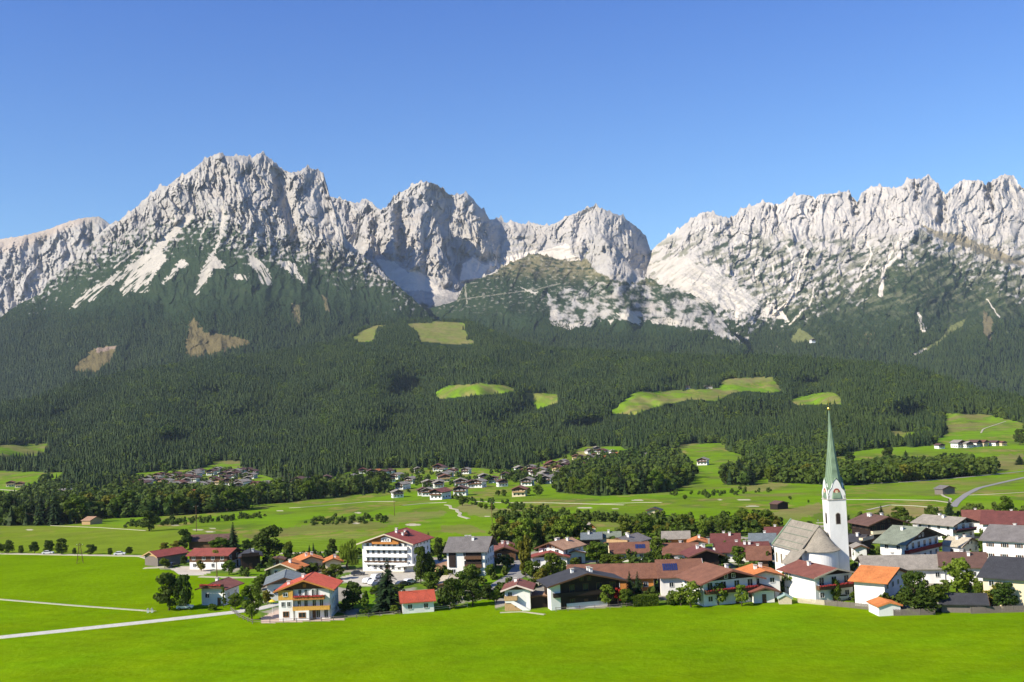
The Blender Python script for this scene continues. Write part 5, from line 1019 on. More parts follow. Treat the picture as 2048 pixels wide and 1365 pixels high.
    for k in range(len(prof) - 1):
        for i in range(8): s.f.append((k * 8 + i, k * 8 + (i + 1) % 8, k * 8 + 8 + (i + 1) % 8, k * 8 + 8 + i))
    s.build('spire', 'copper', t)
    MB().lathe([(0, tip - .1), (.32, tip + .1), (.42, tip + .42), (.32, tip + .74), (0, tip + .9)], 12).build('ball', 'gold', t)
    MB().box(-.06, .06, -.05, .05, tip + .85, tip + 3.1).box(-.55, .55, -.05, .05, tip + 2.1, tip + 2.25).build('cross', 'gold', t)
church()

# ------------------------------------------------------------------ far hamlets
FV = []
for k, (wl, up, rf) in enumerate([('white_wall', 'dark_wood', 'dark_brown_roof'), ('white_wall', 'brown_wood', 'stone_roof'), ('white_wall', 'dark_wood', 'redbrown_roof'), ('cream_wall', 'brown_wood', 'brown_roof'), ('white_wall', 'white_wall', 'orange_roof'), ('white_wall', 'dark_wood', 'stone_roof')]):
    m1 = MB().box(-5, 5, 0, 10, -3, 4.3).mesh('wall', wl)
    m2 = MB().prism([(-5.05, 4.304), (5.05, 4.304), (5.05, 5.2), (0, 7.1), (-5.05, 5.2)], -.03, 10.03).mesh('gable_cladding', up)
    m3 = MB().prism([(-6.4, 4.75), (0, 7.15), (6.4, 4.75), (6.4, 5.05), (0, 7.45), (-6.4, 5.05)], -1.4, 10.8).mesh('roof', rf)
    m4 = MB().box(-4.6, 4.6, -1.2, -.034, 2.9, 3.9).mesh('balcony', 'brown_wood' if k != 3 else 'tan_wood')
    m5 = MB()
    for xx in (-3.2, 0, 3.2): m5.box(xx - .6, xx + .6, -.06, -.004, .8, 2.1); m5.box(xx - .5, xx + .5, -.1, -.034, 4.0, 5.2)
    for yy in (2, 5, 8): m5.box(-5.06, -5.004, yy - .6, yy + .6, .9, 2.1); m5.box(5.004, 5.06, yy - .6, yy + .6, .9, 2.1)
    FV.append((m1, m2, m3, m4, m5.mesh('windows', 'glass')))
FCOL = ['dark brown', 'grey', 'reddish', 'brown', 'orange', 'pale grey']
ORD = lambda n: ('%d' % n) + ('th' if 10 <= n % 100 <= 20 else {1: 'st', 2: 'nd', 3: 'rd'}.get(n % 10, 'th'))
def hamlet(pts, place, group, sc_=1.0, yaw0=0):
    r = random.Random(place)
    if len(pts) > 8:
        for p in list(pts[::2]): pts = pts + [(p[0] + r.choice((-1, 1)) * r.uniform(6, 9), p[1] + r.uniform(-2, 3))]
    pts = sorted(pts)
    for i, p in enumerate(pts):
        px, row = p[0], p[1]; k = p[2] if len(p) > 2 else r.choice([0, 1, 1, 5, 3, 5, 0, 1]); s = sc_ * (p[3] if len(p) > 3 else r.uniform(.85, 1.15))
        x, y, z = G(px, row); e = empty('chalet', (x, y, z + .3), rad(yaw0 - 8 + r.uniform(-24, 24))); s *= .88; e.scale = (s, s * r.uniform(.9, 1.2), s)
        tag(e, ('%s-roofed chalet, %s from left %s' % (FCOL[k].replace(' ', '-'), ORD(i + 1), place) if len(pts) > 1 else '%s-roofed chalet standing %s' % (FCOL[k].replace(' ', '-'), place)), 'house', group)
        for nm, me in zip(('wall', 'gable_cladding', 'roof', 'balcony', 'window'), FV[k]): part(nm, me, e)
def up8(L, dy=5): return [(p[0], p[1] + dy) + tuple(p[2:]) for p in L]
def ZLh(L): return [(x / 2.926, 860 + y / 2.926 + 5) + tuple(r) for x, y, *r in L]
def ZMh(L): return [(600 + x / 2.926, 860 + y / 2.926 + 5) + tuple(r) for x, y, *r in L]
hamlet(ZLh([(1160, 245), (1230, 252), (1262, 240), (1340, 245), (1350, 268), (1450, 240), (1440, 265), (1475, 252), (1380, 250), (1300, 265)]), 'in the top row of the left hillside hamlet', 'chalets of the left hillside hamlet')
hamlet(ZLh([(815, 305), (860, 290), (940, 262), (985, 268), (1025, 270), (1090, 272), (1115, 262), (1130, 290), (1075, 285), (910, 285)]), 'on the upper left slope of the left hillside hamlet', 'chalets of the left hillside hamlet')
hamlet(ZLh([(830, 322), (935, 302), (990, 305), (1090, 302), (1080, 332), (1240, 290), (1210, 322), (1310, 290), (1330, 308), (1450, 292), (1420, 318), (1395, 332), (1170, 335), (1270, 308), (1030, 320)]), 'in the lower rows of the left hillside hamlet', 'chalets of the left hillside hamlet')
hamlet(ZLh([(1495, 328, 3), (1535, 328), (1592, 325), (1640, 318), (1680, 322), (1740, 305), (1800, 303), (1912, 302, 0, 1.3), (2030, 302), (1955, 308)]), 'in the forest-edge row beside the left hamlet', 'chalets along the forest edge')
hamlet(ZMh([(295, 298, 1, 1.3), (365, 242, 2), (445, 247, 4), (515, 252), (530, 292), (635, 302), (600, 332), (690, 235), (575, 270), (480, 255), (350, 345)]), 'in the wooded hamlet above the valley farm', 'chalets of the middle hamlet')
hamlet(ZMh([(805, 227, 2, 1.2), (830, 277, 1), (790, 317), (965, 245), (850, 292), (940, 320), (1010, 325, 0, 1.0), (935, 372, 0, 1.1), (720, 372), (910, 240), (880, 255), (755, 325)]), 'in the scattered mid-valley hamlet', 'chalets of the middle hamlet')
hamlet(ZMh([(1080, 285, 5), (1130, 297), (1200, 270), (1190, 318), (1325, 315), (1280, 377, 3)]), 'on the open fields below the right hamlet', 'chalets of the right hamlet')
hamlet(ZMh([(1290, 237, 5), (1345, 225), (1350, 247, 2), (1450, 212), (1530, 197), (1445, 240, 2), (1540, 217), (1415, 292), (1440, 272), (1490, 282), (1530, 257), (1590, 262), (1620, 242), (1580, 275), (1405, 250), (1500, 232), (1480, 205, 2), (1560, 245), (1455, 295), (1520, 283), (1610, 255)]), 'in the right hillside hamlet lower cluster', 'chalets of the right hamlet')
hamlet(ZMh([(1612, 215), (1660, 212), (1640, 167), (1690, 187), (1700, 127), (1722, 157), (1760, 132, 2), (1810, 172, 4), (1830, 157, 4), (1840, 132), (1862, 152, 4), (1640, 190), (1735, 180), (1780, 160, 2), (1790, 185, 2), (1690, 160), (1720, 115), (1850, 165, 4), (1665, 185)]), 'in the right hillside hamlet upper cluster', 'chalets of the right hamlet')
hamlet(ZMh([(1940, 160), (1962, 158), (2010, 160)]), 'on the wooded rise right of the right hamlet', 'chalets of the right hamlet')
hamlet([(20, 974, 3), (38, 976, 3)], 'on the far left field', 'farm buildings in the fields')
hamlet([(122, 998, 1, 1.4)], 'alone above the left tree belt', 'farm buildings in the fields')
hamlet([(872, 1000, 2, 1.15)], 'beside the valley road crossing', 'farm buildings in the fields', 1, -20)
hamlet([(797, 996, 1, .9)], 'below the wooded hamlet at the field path', 'farm buildings in the fields', 1, 40)
hamlet([(378, 1001, 4, 1.2), (388, 998, 5, .8)], 'among the trees below the left hamlet', 'farm buildings in the fields')
hamlet([(1375, 779, 0, 1.3), (1412, 778, 1), (1421, 777, 1, .9), (1386, 773, 0)], 'on the high clearing above the grove', 'farms on the high clearings')
hamlet([(1884, 898, 0, .9), (1924, 896, 1, 1.35), (1940, 896, 5, 1.1), (1958, 894, 0, 1.2), (1972, 893, 3, 1.1), (1996, 892, 0, .9), (2009, 892, 3, .8)], 'of the farm group on the right terrace', 'farm buildings on the right terrace', 1, 30)
hamlet([(1404, 931, 1, 1.2)], 'at the forest edge above the round grove', 'farm buildings in the fields')
hamlet([(1627, 684, 5, 1.3)], 'on the alpine clearing below the right massif', 'alpine huts')

# ------------------------------------------------------------------ single trees
VT = 'trees among the village houses'
TL = [('dark', 338, 1221, 72, 48, 'left one of two large dark round trees beside the road'), ('dark', 368, 1220, 66, 44, 'right one of two large dark round trees beside the road'),
('mid', 504, 1240, 68, 40, 'green oval tree at the end of the foreground road'), ('column', 447, 1215, 42, 14, 'narrow column tree in front of the brown-roofed chalet'), ('mid', 470, 1219, 30, 28, 'small round tree right of the brown-roofed chalet'),
('bush', 424, 1221, 12, 26, 'low bush in front of the brown-roofed chalet'), ('dark', 370, 1100, 40, 28, 'dark tree behind the left red barn roof'), ('autumn', 329, 1103, 18, 20, 'small yellowish tree behind the red barn'), ('autumn', 350, 1102, 20, 22, 'small autumn tree left of the dark tree behind the barn'),
('spruce', 467, 1102, 54, 26, 'tall spruce behind the long farm roof'), ('mid', 440, 1103, 26, 40, 'bushy trees behind the long farm roof'), ('dark', 494, 1104, 24, 24, 'dark round tree behind the black roof'), ('dark', 538, 1120, 64, 54, 'big dark round tree right of the farm'),
('mid', 577, 1121, 36, 20, 'slim tree above the orange roofs'), ('spruce', 619, 1108, 18, 7, 'left one of two tiny spruces behind the orange roof'), ('spruce', 627, 1108, 22, 7, 'right one of two tiny spruces behind the orange roof'), ('dark', 665, 1114, 34, 24, 'dark tree left of the willow'),
('autumn', 434, 1136, 36, 32, 'autumn-tinted tree in front of the long farm'), ('autumn', 478, 1130, 26, 20, 'small autumn tree at the right end of the farm'), ('mid', 458, 1150, 28, 24, 'round green tree on the farm lawn'), ('mid', 330, 1137, 20, 22, 'small tree in front of the weathered barn'), ('dark', 368, 1130, 18, 14, 'small dark tree in the barn yard'), ('autumn', 402, 1143, 22, 22, 'low dark shrub tree in front of the white farm base'),
('willow', 697, 1140, 60, 42, 'pale weeping willow left of the hotel'), ('dark', 706, 1219, 52, 40, 'dense dark tree right of the guesthouse'), ('coned', 732, 1232, 48, 26, 'cone-shaped clipped tree by the meadow fence'), ('spruce', 777, 1222, 100, 50, 'tallest dark spruce in front of the hotel'), ('spruce', 768, 1220, 70, 38, 'shorter spruce leaning on the tallest one'),
('dark', 842, 1168, 70, 34, 'dark tree right of the hotel entrance'), ('dark', 858, 1166, 60, 30, 'second dark tree right of the hotel entrance'), ('mid', 862, 1186, 40, 36, 'green tree behind the red-roofed cottage'), ('mid', 672, 1160, 30, 30, 'green tree at the hotel parking'), ('autumn', 652, 1162, 24, 26, 'yellowish tree above the guesthouse roof'), ('mid', 800, 1210, 40, 24, 'slim tree between the spruce and the red cottage'),
('dark', 878, 1116, 38, 26, 'dark tree behind the right end of the hotel'), ('spruce', 857, 1085, 20, 10, 'little spruce behind the hotel roof'), ('mid', 941, 1178, 46, 40, 'round tree in front of the tall white house'), ('dark', 905, 1217, 56, 52, 'left one of two wide dark bushy trees at the meadow edge'), ('dark', 945, 1213, 54, 50, 'right one of two wide dark bushy trees at the meadow edge'), ('mid', 925, 1190, 44, 40, 'green tree behind the two bushy trees'),
('mid', 981, 1158, 28, 22, 'small round tree right of the tall white house'), ('mid', 993, 1206, 26, 22, 'small tree left of the stair house'), ('dark', 975, 1200, 30, 20, 'small dark tree beside the lane'), ('autumn', 1052, 1156, 84, 32, 'tall slender yellow-green tree beside the lane'), ('mid', 1066, 1162, 40, 34, 'low tree at the foot of the tall slender one'), ('mid', 1105, 1160, 50, 46, 'broad tree in front of the low red roof'), ('autumn', 1080, 1172, 36, 34, 'bushy tree above the dark carport'), ('autumn', 1020, 1118, 30, 26, 'round tree in front of the small red-roofed chalet'), ('mid', 1040, 1120, 44, 24, 'tree right of the small red-roofed chalet'),
('mid', 1194, 1128, 42, 42, 'round green tree beside the pale metal roof'), ('mid', 1214, 1130, 22, 26, 'low tree right of the round green tree'), ('mid', 1236, 1132, 22, 40, 'low shrubs below the solar roof house'), ('light', 1216, 1214, 42, 32, 'pale green tree in front of the black-roofed chalet'), ('spruce', 1261, 1204, 58, 20, 'left one of two spruces beside the orange wooden wall'), ('spruce', 1277, 1203, 56, 24, 'right one of two spruces beside the orange wooden wall'), ('red', 1236, 1212, 34, 18, 'small tree full of bright red leaves'), ('mid', 1253, 1214, 36, 28, 'green tree right of the red-leaved one'),
('mid', 1315, 1124, 46, 30, 'tall pale tree between the brown roofs'), ('light', 1383, 1215, 48, 46, 'broad light green fruit tree at the meadow edge'), ('light', 1362, 1212, 34, 30, 'smaller fruit tree left of the broad one'), ('light', 1437, 1211, 42, 38, 'fruit tree in front of the wide brown gable'), ('light', 1484, 1213, 40, 28, 'slim fruit tree left of the cottage'), ('light', 1584, 1192, 46, 28, 'light tree between the cottage and the white chalet'), ('mid', 1478, 1134, 40, 32, 'round tree in front of the dark red roofs'), ('mid', 1446, 1136, 26, 28, 'low tree beside the dark red gable'), ('column', 1538, 1142, 40, 16, 'column tree against the nave wall'),
('mid', 1674, 1204, 44, 22, 'slim tree in front of the chalet balcony'), ('dark', 1830, 1224, 76, 62, 'large dark fruit tree beside the orange-roofed house'), ('mid', 1868, 1222, 52, 56, 'broad tree right of the large fruit tree'), ('dark', 1846, 1226, 40, 60, 'low bushy tree at the board fence'), ('light', 1918, 1190, 68, 64, 'light spreading tree in front of the brown-red roofs'), ('dark', 2012, 1222, 56, 58, 'dark tree at the right edge in front of the cream house'), ('autumn', 1985, 1216, 48, 34, 'yellowish tree left of the cream house'), ('mid', 1962, 1208, 42, 28, 'green tree behind the garden shed'), ('autumn', 1935, 1222, 22, 40, 'low shrub tree beside the garden shed'),
('spruce', 1900, 1038, 38, 24, 'spruce above the pale grey roof on the right'), ('spruce', 1763, 1036, 24, 14, 'small spruce behind the brown-roofed chalet'), ('mid', 1798, 1040, 26, 30, 'round tree behind the brown-roofed chalet'), ('mid', 2013, 1030, 36, 30, 'pale tree above the deep red roof'), ('mid', 1906, 1078, 26, 28, 'round tree in front of the pink balconies'), ('light', 1728, 1210, 30, 16, 'thin young tree against the white orange-roofed house'), ('column', 1733, 1118, 26, 10, 'narrow tree at the tower foot'), ('mid', 1965, 1110, 30, 14, 'narrow tree beside the small beige-roofed house'), ('mid', 1656, 1200, 18, 24, 'low shrub at the chalet terrace'), ('mid', 1710, 1206, 22, 22, 'low shrub by the parked trailer')]
TL += [('mid', 520, 1180, 26, 26, 'small tree left of the grey roof'), ('autumn', 536, 1210, 30, 24, 'small yellowish tree at the guesthouse corner'), ('dark', 690, 1226, 26, 24, 'low dark tree at the right guesthouse corner'), ('mid', 752, 1196, 24, 24, 'small tree on the lawn left of the tallest spruce'), ('light', 788, 1228, 16, 18, 'pale shrub tree left of the red cottage'),
('mid', 898, 1168, 28, 24, 'small tree at the pale carport roof'), ('mid', 1150, 1136, 20, 20, 'small tree in front of the pale metal roof'), ('dark', 1296, 1130, 24, 24, 'small dark tree left of the tall pale tree'), ('mid', 1338, 1128, 20, 20, 'small tree right of the tall pale tree'), ('autumn', 1420, 1150, 24, 26, 'small yellowish tree above the wide brown gable'), ('mid', 1500, 1150, 22, 22, 'small tree beside the brown roof near the nave'),
('mid', 1560, 1188, 26, 22, 'small tree behind the cottage'), ('dark', 1640, 1150, 22, 20, 'small dark tree at the foot of the apse'), ('mid', 1760, 1130, 20, 20, 'small tree left of the greenish roof'), ('dark', 1825, 1080, 20, 20, 'small dark tree between the brown and pale grey roofs'), ('mid', 1885, 1130, 26, 22, 'small tree right of the greenish roof'), ('mid', 1945, 1132, 26, 24, 'small tree left of the big dark grey roof'), ('dark', 1975, 1090, 20, 20, 'small dark tree above the beige roof'), ('mid', 1800, 1216, 20, 26, 'low tree at the orange-roofed shed')]
for k, a, b, h, w_, l in TL: tree(k, a, b, h, w_, l, VT)
for i, (a, h, w_) in enumerate([(0, 20, 18), (17, 26, 22), (42, 16, 12), (69, 24, 22), (97, 26, 22), (123, 31, 26), (149, 14, 10), (182, 20, 22), (220, 14, 12), (258, 17, 17)]):
    tree('dark', a, 1108 + (a > 100) * 2 + (a > 200), h, w_, '%s tree from the left in the row along the pale left road' % ORD(i + 1), 'trees along the left road')
tree('dark', 298, 1063, 40, 38, 'lone round tree on the field left of the golf course', 'field trees')
for i, (a, b, h) in enumerate([(925, 1012, 18), (962, 1018, 12), (972, 1020, 12), (985, 1022, 12), (1027, 1025, 14), (1073, 1030, 16), (1122, 1035, 9), (1138, 1036, 9), (1175, 1037, 12), (1221, 1040, 12), (1252, 1044, 12), (1008, 994, 14), (996, 993, 12), (1076, 992, 20), (1056, 990, 14), (1370, 1000, 10), (1580, 1000, 8), (1617, 1006, 6), (1408, 988, 8), (1383, 990, 8)]):
    tree('mid', a, b, h, h * .95, '%s of the small round trees dotted over the golf course, counted from the left' % ORD(1 + sorted([925, 962, 972, 985, 1027, 1073, 1122, 1138, 1175, 1221, 1252, 1008, 996, 1076, 1056, 1370, 1580, 1617, 1408, 1383]).index(a)), 'small trees on the golf course')
for i, (a, b, h, w_) in enumerate([(1778, 922, 26, 26), (1812, 918, 16, 14), (1700, 926, 22, 22), (1738, 936, 20, 14), (2040, 890, 30, 26), (2040, 930, 18, 18), (1890, 918, 12, 12)]):
    tree('dark' if i % 2 == 0 else 'spruce', a, b, h, w_, ['round tree at the upper edge of the right field', 'small spruce on the right terrace field', 'tree at the left end of the right terrace', 'small spruce above the shrub band', 'big round tree at the right picture edge', 'lone tree on the brown slope at the right', 'small tree below the terrace farm'][i], 'field trees')
GNAME = ['in the round grove below the right hamlet', 'in the small dark grove right of the round grove', 'in the long shrub band on the right fields', 'in the tree belt at the far left', 'in the tree belt below the left hamlet', 'in the tree belt below the forest-edge houses', 'in the poplar-like belt behind the village centre', 'in the green belt left of the church']
r = random.Random(5)
for gi, (poly, kind, n) in enumerate(GROVES):
    xs = [p[0] for p in poly]; ys = [p[1] for p in poly]; pts = []; tries = 0
    lo = lambda x: max([p for p in np.arange(min(ys), max(ys), 1.0) if inpoly(np.array([x]), np.array([p]), poly)[0]] or [None], key=lambda v: -1 if v is None else v)
    while len(pts) < n and tries < 4000:
        tries += 1; x = min(xs) + (len(pts) + r.uniform(-.4, .9)) * (max(xs) - min(xs)) / n; b = lo(x)
        if b is None: x = r.uniform(min(xs), max(xs)); b = lo(x)
        if b is None: continue
        pts.append((x, b - r.uniform(0, 1) ** 1.6 * 14 * (1 if gi < 6 else 1.3)))
    pts.sort(); K = ['dark', 'mid', 'spruce'] if kind == 'mix' else (['mid', 'autumn', 'dark', 'mid'] if kind == 'leaf' else ['column', 'autumn', 'mid', 'light', 'column'])
    if gi in (6, 7): K = ['mid', 'autumn', 'light', 'mid', 'column'] if gi == 7 else ['autumn', 'mid', 'column', 'autumn', 'light']
    for i, (x, b) in enumerate(pts):
        k = r.choice(K); d = G(x, b)[1]; hm = r.uniform(10, 17) if gi not in (2, 6, 7) else (r.uniform(7, 13) if gi == 2 else r.uniform(6, 10.5) if gi == 6 else r.uniform(4, 7.5))
        if k == 'spruce': hm *= 1.15
        h = hm * F / d; word = {'dark': 'dark leafy tree', 'mid': 'green leafy tree', 'spruce': 'dark spruce', 'autumn': 'yellow-green tree', 'column': 'narrow upright tree', 'light': 'pale green tree'}[k]
        tree(k, x, b, h, h * (.45 if k in ('spruce',) else .4 if k == 'column' else .8), '%s, %s from left %s' % (word, ORD(i + 1), GNAME[gi]), 'trees ' + GNAME[gi])

# ------------------------------------------------------------------ roads and paths
def ribbon(name, pts, wd, mat, z=.05, name2=None):
    P = []
    for i in range(len(pts) - 1):
        (x0, y0), (x1, y1) = pts[i], pts[i + 1]; n = max(2, int(math.hypot(x1 - x0, (y1 - y0) * 3) / 6))
        for k in range(n + (i == len(pts) - 2)): P.append(G(x0 + (x1 - x0) * k / n, y0 + (y1 - y0) * k / n))
    P = [Vector(p) for p in P]; Q = [P[0]] + [(P[i - 1] + P[i] * 2 + P[i + 1]) / 4 for i in range(1, len(P) - 1)] + [P[-1]]
    m = MB(); L = []
    for i, p in enumerate(Q):
        t = (Q[min(i + 1, len(Q) - 1)] - Q[max(i - 1, 0)]); t.z = 0; t.normalize(); s = Vector((-t.y, t.x, 0)) * wd / 2; up = Vector((0, 0, z + p.y * .00025))
        L += [p + s + up, p - s + up, p + s * 1.15 - Vector((0, 0, .25)), p - s * 1.15 - Vector((0, 0, .25))]
    f = []
    for i in range(len(Q) - 1): a = 4 * i; f += [(a, a + 1, a + 5, a + 4), (a, a + 4, a + 6, a + 2), (a + 1, a + 3, a + 7, a + 5)]
    m.add(L, f); o = link(bpy.data.objects.new(name, m.mesh(name, mat))); tag(o, kind='structure'); return o
ribbon('road', [(-120, 1288), (0, 1275.5), (130, 1262), (300, 1244), (400, 1233), (470, 1225), (520, 1218), (560, 1208)], 3.6, 'pale_road')
ribbon('footpath', [(-100, 1190), (0, 1199.5), (150, 1212), (310, 1223.5)], 1.1, 'gravel_path', .03)
ribbon('road', [(-100, 1106), (0, 1108), (140, 1110.5), (285, 1113), (300, 1118)], 3.0, 'gravel_path')
ribbon('road', [(560, 1108), (700, 1104)], 3, 'gravel_path'); ribbon('road', [(288, 1137), (345, 1134)], 3, 'gravel_path')
ribbon('lane', [(400, 1154), (470, 1156), (540, 1155)], 2.0, 'gravel_path')
ribbon('lane', [(985, 1190), (1005, 1168), (1035, 1150), (1048, 1128), (1050, 1110)], 6, 'asphalt')
ribbon('footpath', [(1000, 1226), (1045, 1224), (1090, 1230)], .9, 'gravel_path', .03)
for L, wd in [(ZR([(2120, 555), (2048, 570), (1950, 592), (1830, 620), (1770, 650), (1725, 685), (1705, 712)]), 3.2), (ZR([(1180, 603), (1500, 590), (1800, 565), (2060, 538)]), 2.0)]: ribbon('road', L, wd, 'asphalt')
for L, wd in [(ZM([(-60, 458), (0, 456), (200, 440), (400, 422), (560, 420)]), 2.6), (ZM([(600, 444), (750, 430), (860, 426)]), 3), (ZM([(850, 440), (885, 445), (875, 462), (925, 466), (915, 480), (945, 488), (925, 503), (990, 522)]), 2.6), (ZM([(1030, 420), (1200, 428), (1450, 428), (1700, 435), (1900, 441)]), 1.8),
              (ZR([(1190, 676), (1400, 676), (1620, 681), (1690, 691)]), 1.8), (ZR([(1760, 655), (1900, 650), (2060, 640)]), 1.6), (ZR([(1290, 727), (1400, 702), (1520, 706), (1640, 717)]), 2.0), (ZR([(1640, 640), (1660, 660), (1700, 672), (1680, 690), (1720, 690)]), 1.6), (ZR([(1840, 355), (1850, 335), (1960, 298)]), 3), (ZL([(0, 350), (100, 358), (190, 370)]), 3), (ZL([(100, 465), (110, 445), (130, 432)]), 3), (ZL([(1490, 430), (1480, 405), (1500, 385)]), 4), ([(100, 1052), (200, 1056), (292, 1062)], .8), (ZR([(0, 697), (200, 690), (300, 690)]), 1.5)]: ribbon('footpath', L, wd * .7, 'gravel_path')

# ------------------------------------------------------------------ cars, fences, poles, hedge and small things
def car(px, row, yaw, mat, label, s=1.0):
    x, y, z = G(px, row); e = empty('parked_car', (x, y, z + .05), rad(yaw)); tag(e, label, 'car', 'cars parked in the village')
    b = MB(); prof = [(-2.1, .35), (2.1, .35), (2.15, .75), (1.9, .85), (1.0, .95), (.4, 1.4), (-1.2, 1.42), (-1.9, .98), (-2.15, .9)]
    b.prism(prof, -.85, .85); b.build('body', mat, e)
    g = MB(); g.prism([(.9, .97), (.38, 1.33), (-1.15, 1.35), (-1.7, 1.0)], -.87, .87); g.prism([(1.06, .97), (.48, 1.4), (.44, 1.4), (1.0, .97)], -.7, .7); g.build('window', 'glass', e)
    for sx in (-1.3, 1.3):
        for sy in (-.87, .87): w = MB().tube((sx, sy - .1, .33), (sx, sy + .1, .33), .33, .33, 14).build('wheel', 'tyre', e); MB().tube((sx, sy - .11, .33), (sx, sy + .11, .33), .17, .17, 10).build('rim', 'metal', w)
    for sy in (-.6, .6): MB().box(2.1, 2.17, sy - .15, sy + .15, .6, .74).build('headlight', 'white_frame', e)
    return e
for a in [(370, 1219, 5, 'car_white', 'white car parked under the big dark trees'), (348, 1133, 60, 'car_dark', 'dark blue car parked in the barn yard'), (716, 1151, 10, 'car_dark', 'dark car at the back of the hotel parking'), (736, 1166, 70, 'car_white', 'leftmost white car in the hotel parking'), (748, 1169, 66, 'car_white', 'second white car in the hotel parking'), (757, 1173, 60, 'car_dark', 'dark car in the front row of the hotel parking'), (806, 1172, 40, 'car_dark', 'dark car between the spruce and the red cottage'), (820, 1168, 40, 'car_white', 'white car right of the tall spruce'), (752, 1158, 70, 'car_white', 'white car in the back row of the hotel parking'), (1686, 1200, 8, 'car_white', 'white car beside the chalet below the church'), (1015, 1128, 30, 'car_white', 'white car in the shadow beside the lane'), (240, 1111, 4, 'car_white', 'white car driving on the pale left road'), (96, 1109, 2, 'car_white', 'white car between the roadside trees on the left road')]: car(*a)
def fence(pts, label, kind='rail', h=1.1, mat='grey_wood'):
    P = [Vector(G(*p)) for p in pts]; e = empty('fence', P[0]); tag(e, label, 'fence', 'fences along the meadow edge'); o = P[0]
    rl = MB()
    for i in range(len(P) - 1):
        a, b = P[i] - o, P[i + 1] - o; n = max(1, int((b - a).length / 2.6))
        for k in range(n + (i == len(P) - 2)):
            c = a.lerp(b, k / n); MB().box(-.07, .07, -.07, .07, -.3, h).build('post', mat, e, c)
        if kind == 'rail':
            for z in (h * .45, h * .85): rl.tube(a + Vector((0, -.1, z)), b + Vector((0, -.1, z)), .06, .06, 5)
        else:
            d = (b - a).normalized(); L = (b - a).length; q = int(L / .22)
            for k in range(q):
                c = a.lerp(b, (k + .5) / q); s = d * .09; hh = h * (.93 + .1 * ((k * 7) % 5) / 5); t = Vector((-d.y, d.x, 0)) * .02
                vs = [c - s - t, c + s - t, c + s + t, c - s + t]; vs = [v + Vector((0, 0, -.1)) for v in vs] + [v + Vector((0, 0, hh)) for v in vs]
                rl.add(vs, [(0, 3, 2, 1), (4, 5, 6, 7), (0, 1, 5, 4), (1, 2, 6, 5), (2, 3, 7, 6), (3, 0, 4, 7)])
    rl.build('rail' if kind == 'rail' else 'boards', mat, e)
fence([(462, 1222), (478, 1236), (505, 1248), (540, 1247), (620, 1245), (690, 1240), (760, 1233), (800, 1230)], 'low post and rail fence round the guesthouse garden')
fence([(868, 1222), (900, 1219), (935, 1215)], 'pale rail fence right of the red-roofed cottage', mat='pale_wood')
fence([(1112, 1224), (1160, 1221), (1220, 1218), (1266, 1214)], 'wooden rail fence in front of the black-roofed chalet')
fence([(1596, 1206), (1650, 1211)], 'short pale plank wall beside the white chalet', 'board', 1.2, 'pale_wood')
fence([(1650, 1211), (1700, 1216), (1738, 1220)], 'dark board fence left of the small orange-roofed shed', 'board', 1.3)
fence([(1788, 1232), (1840, 1231), (1870, 1230)], 'dark board fence right of the small orange-roofed shed', 'board', 1.4)
fence([(1942, 1228), (2000, 1226), (2080, 1224)], 'board fence at the right edge in front of the cream house', 'board', 1.5)
def hedge():
    C = []; N = []
    x, y, z = G(1291, 1212); n = 5200; p = RNG.uniform(-1, 1, (n, 3)); ax = RNG.integers(0, 3, n); p[np.arange(n), ax] = np.where(RNG.uniform(size=n) < .5, -1, 1); p[:, 2] = np.abs(p[:, 2])
    sz = np.array([2.95, 1.1, 2.5]); c = p * sz * RNG.uniform(.93, 1.04, (n, 1)); nn = rvec(n); T = np.cross(nn, rvec(n)); T /= np.linalg.norm(T, axis=1)[:, None]; B = np.cross(nn, T)
    me = quads_mesh('hedge', c, T * .14, B * .14, 'leaf_mid'); e = empty('hedge', (x, y, z), rad(2)); tag(e, 'clipped box hedge in front of the orange wooden wall', 'hedge'); part('foliage', me, e); MB().box(-2.8, 2.8, -.95, .95, 0, 2.3).build('stems', 'leaf_dark', e)
hedge()
def pole(px, row, h, label, lat=False):
    x, y, z = G(px, row); e = empty('power_pole', (x, y, z - .2), rad(20)); tag(e, label, 'power pole', 'power poles')
    m = MB()
    if lat:
        for sx in (-1, 1): m.tube((sx * 1.1, 0, 0), (sx * .15, 0, h), .13, .09, 6)
        for k in range(5): z0 = h * k / 6; m.tube((-1.1 + .95 * k / 6, 0, z0), (1.1 - .95 * (k + 1) / 6, 0, h * (k + 1) / 6), .06, .06, 4)
    else: m.tube((0, 0, 0), (0, 0, h), .16, .1, 8)
    m.build('mast', 'brown_wood', e); c = MB().box(-1.1, 1.1, -.07, .07, h - .9, h - .75).build('cross_arm', 'brown_wood', e)
    for xx in (-.95, 0, .95): MB().tube((xx, 0, h - .75), (xx, 0, h - .45), .06, .04, 6).build('insulator', 'white_frame', c)
pole(160, 1127, 7.5, 'wooden power pole in the left meadow below the roadside trees', True); pole(393, 1064, 13, 'tall pale pole on the golf driving range'); pole(789, 1032, 13, 'power pole on the fairway right of the field path'); pole(985, 1062, 12, 'power pole beyond the tall white house'); pole(434, 1157, 6, 'thin pole on the farm lawn'); pole(578, 975, 14, 'power pole at the edge of the middle tree belt')
for a, r_, l in [(296, 1226, 'left one of two small white stone posts in the meadow'), (304, 1225.5, 'right one of two small white stone posts in the meadow')]:
    x, y, z = G(a, r_); e = empty('stone_post', (x, y, z), .3); tag(e, l, 'stone post', 'white stone posts'); MB().box(-.28, .28, -.22, .22, -.2, .95).build('shaft', 'white_wall', e); MB().prism([(-.34, .953), (.34, .953), (0, 1.2)], -.28, .28).build('cap', 'stone_wall', e)
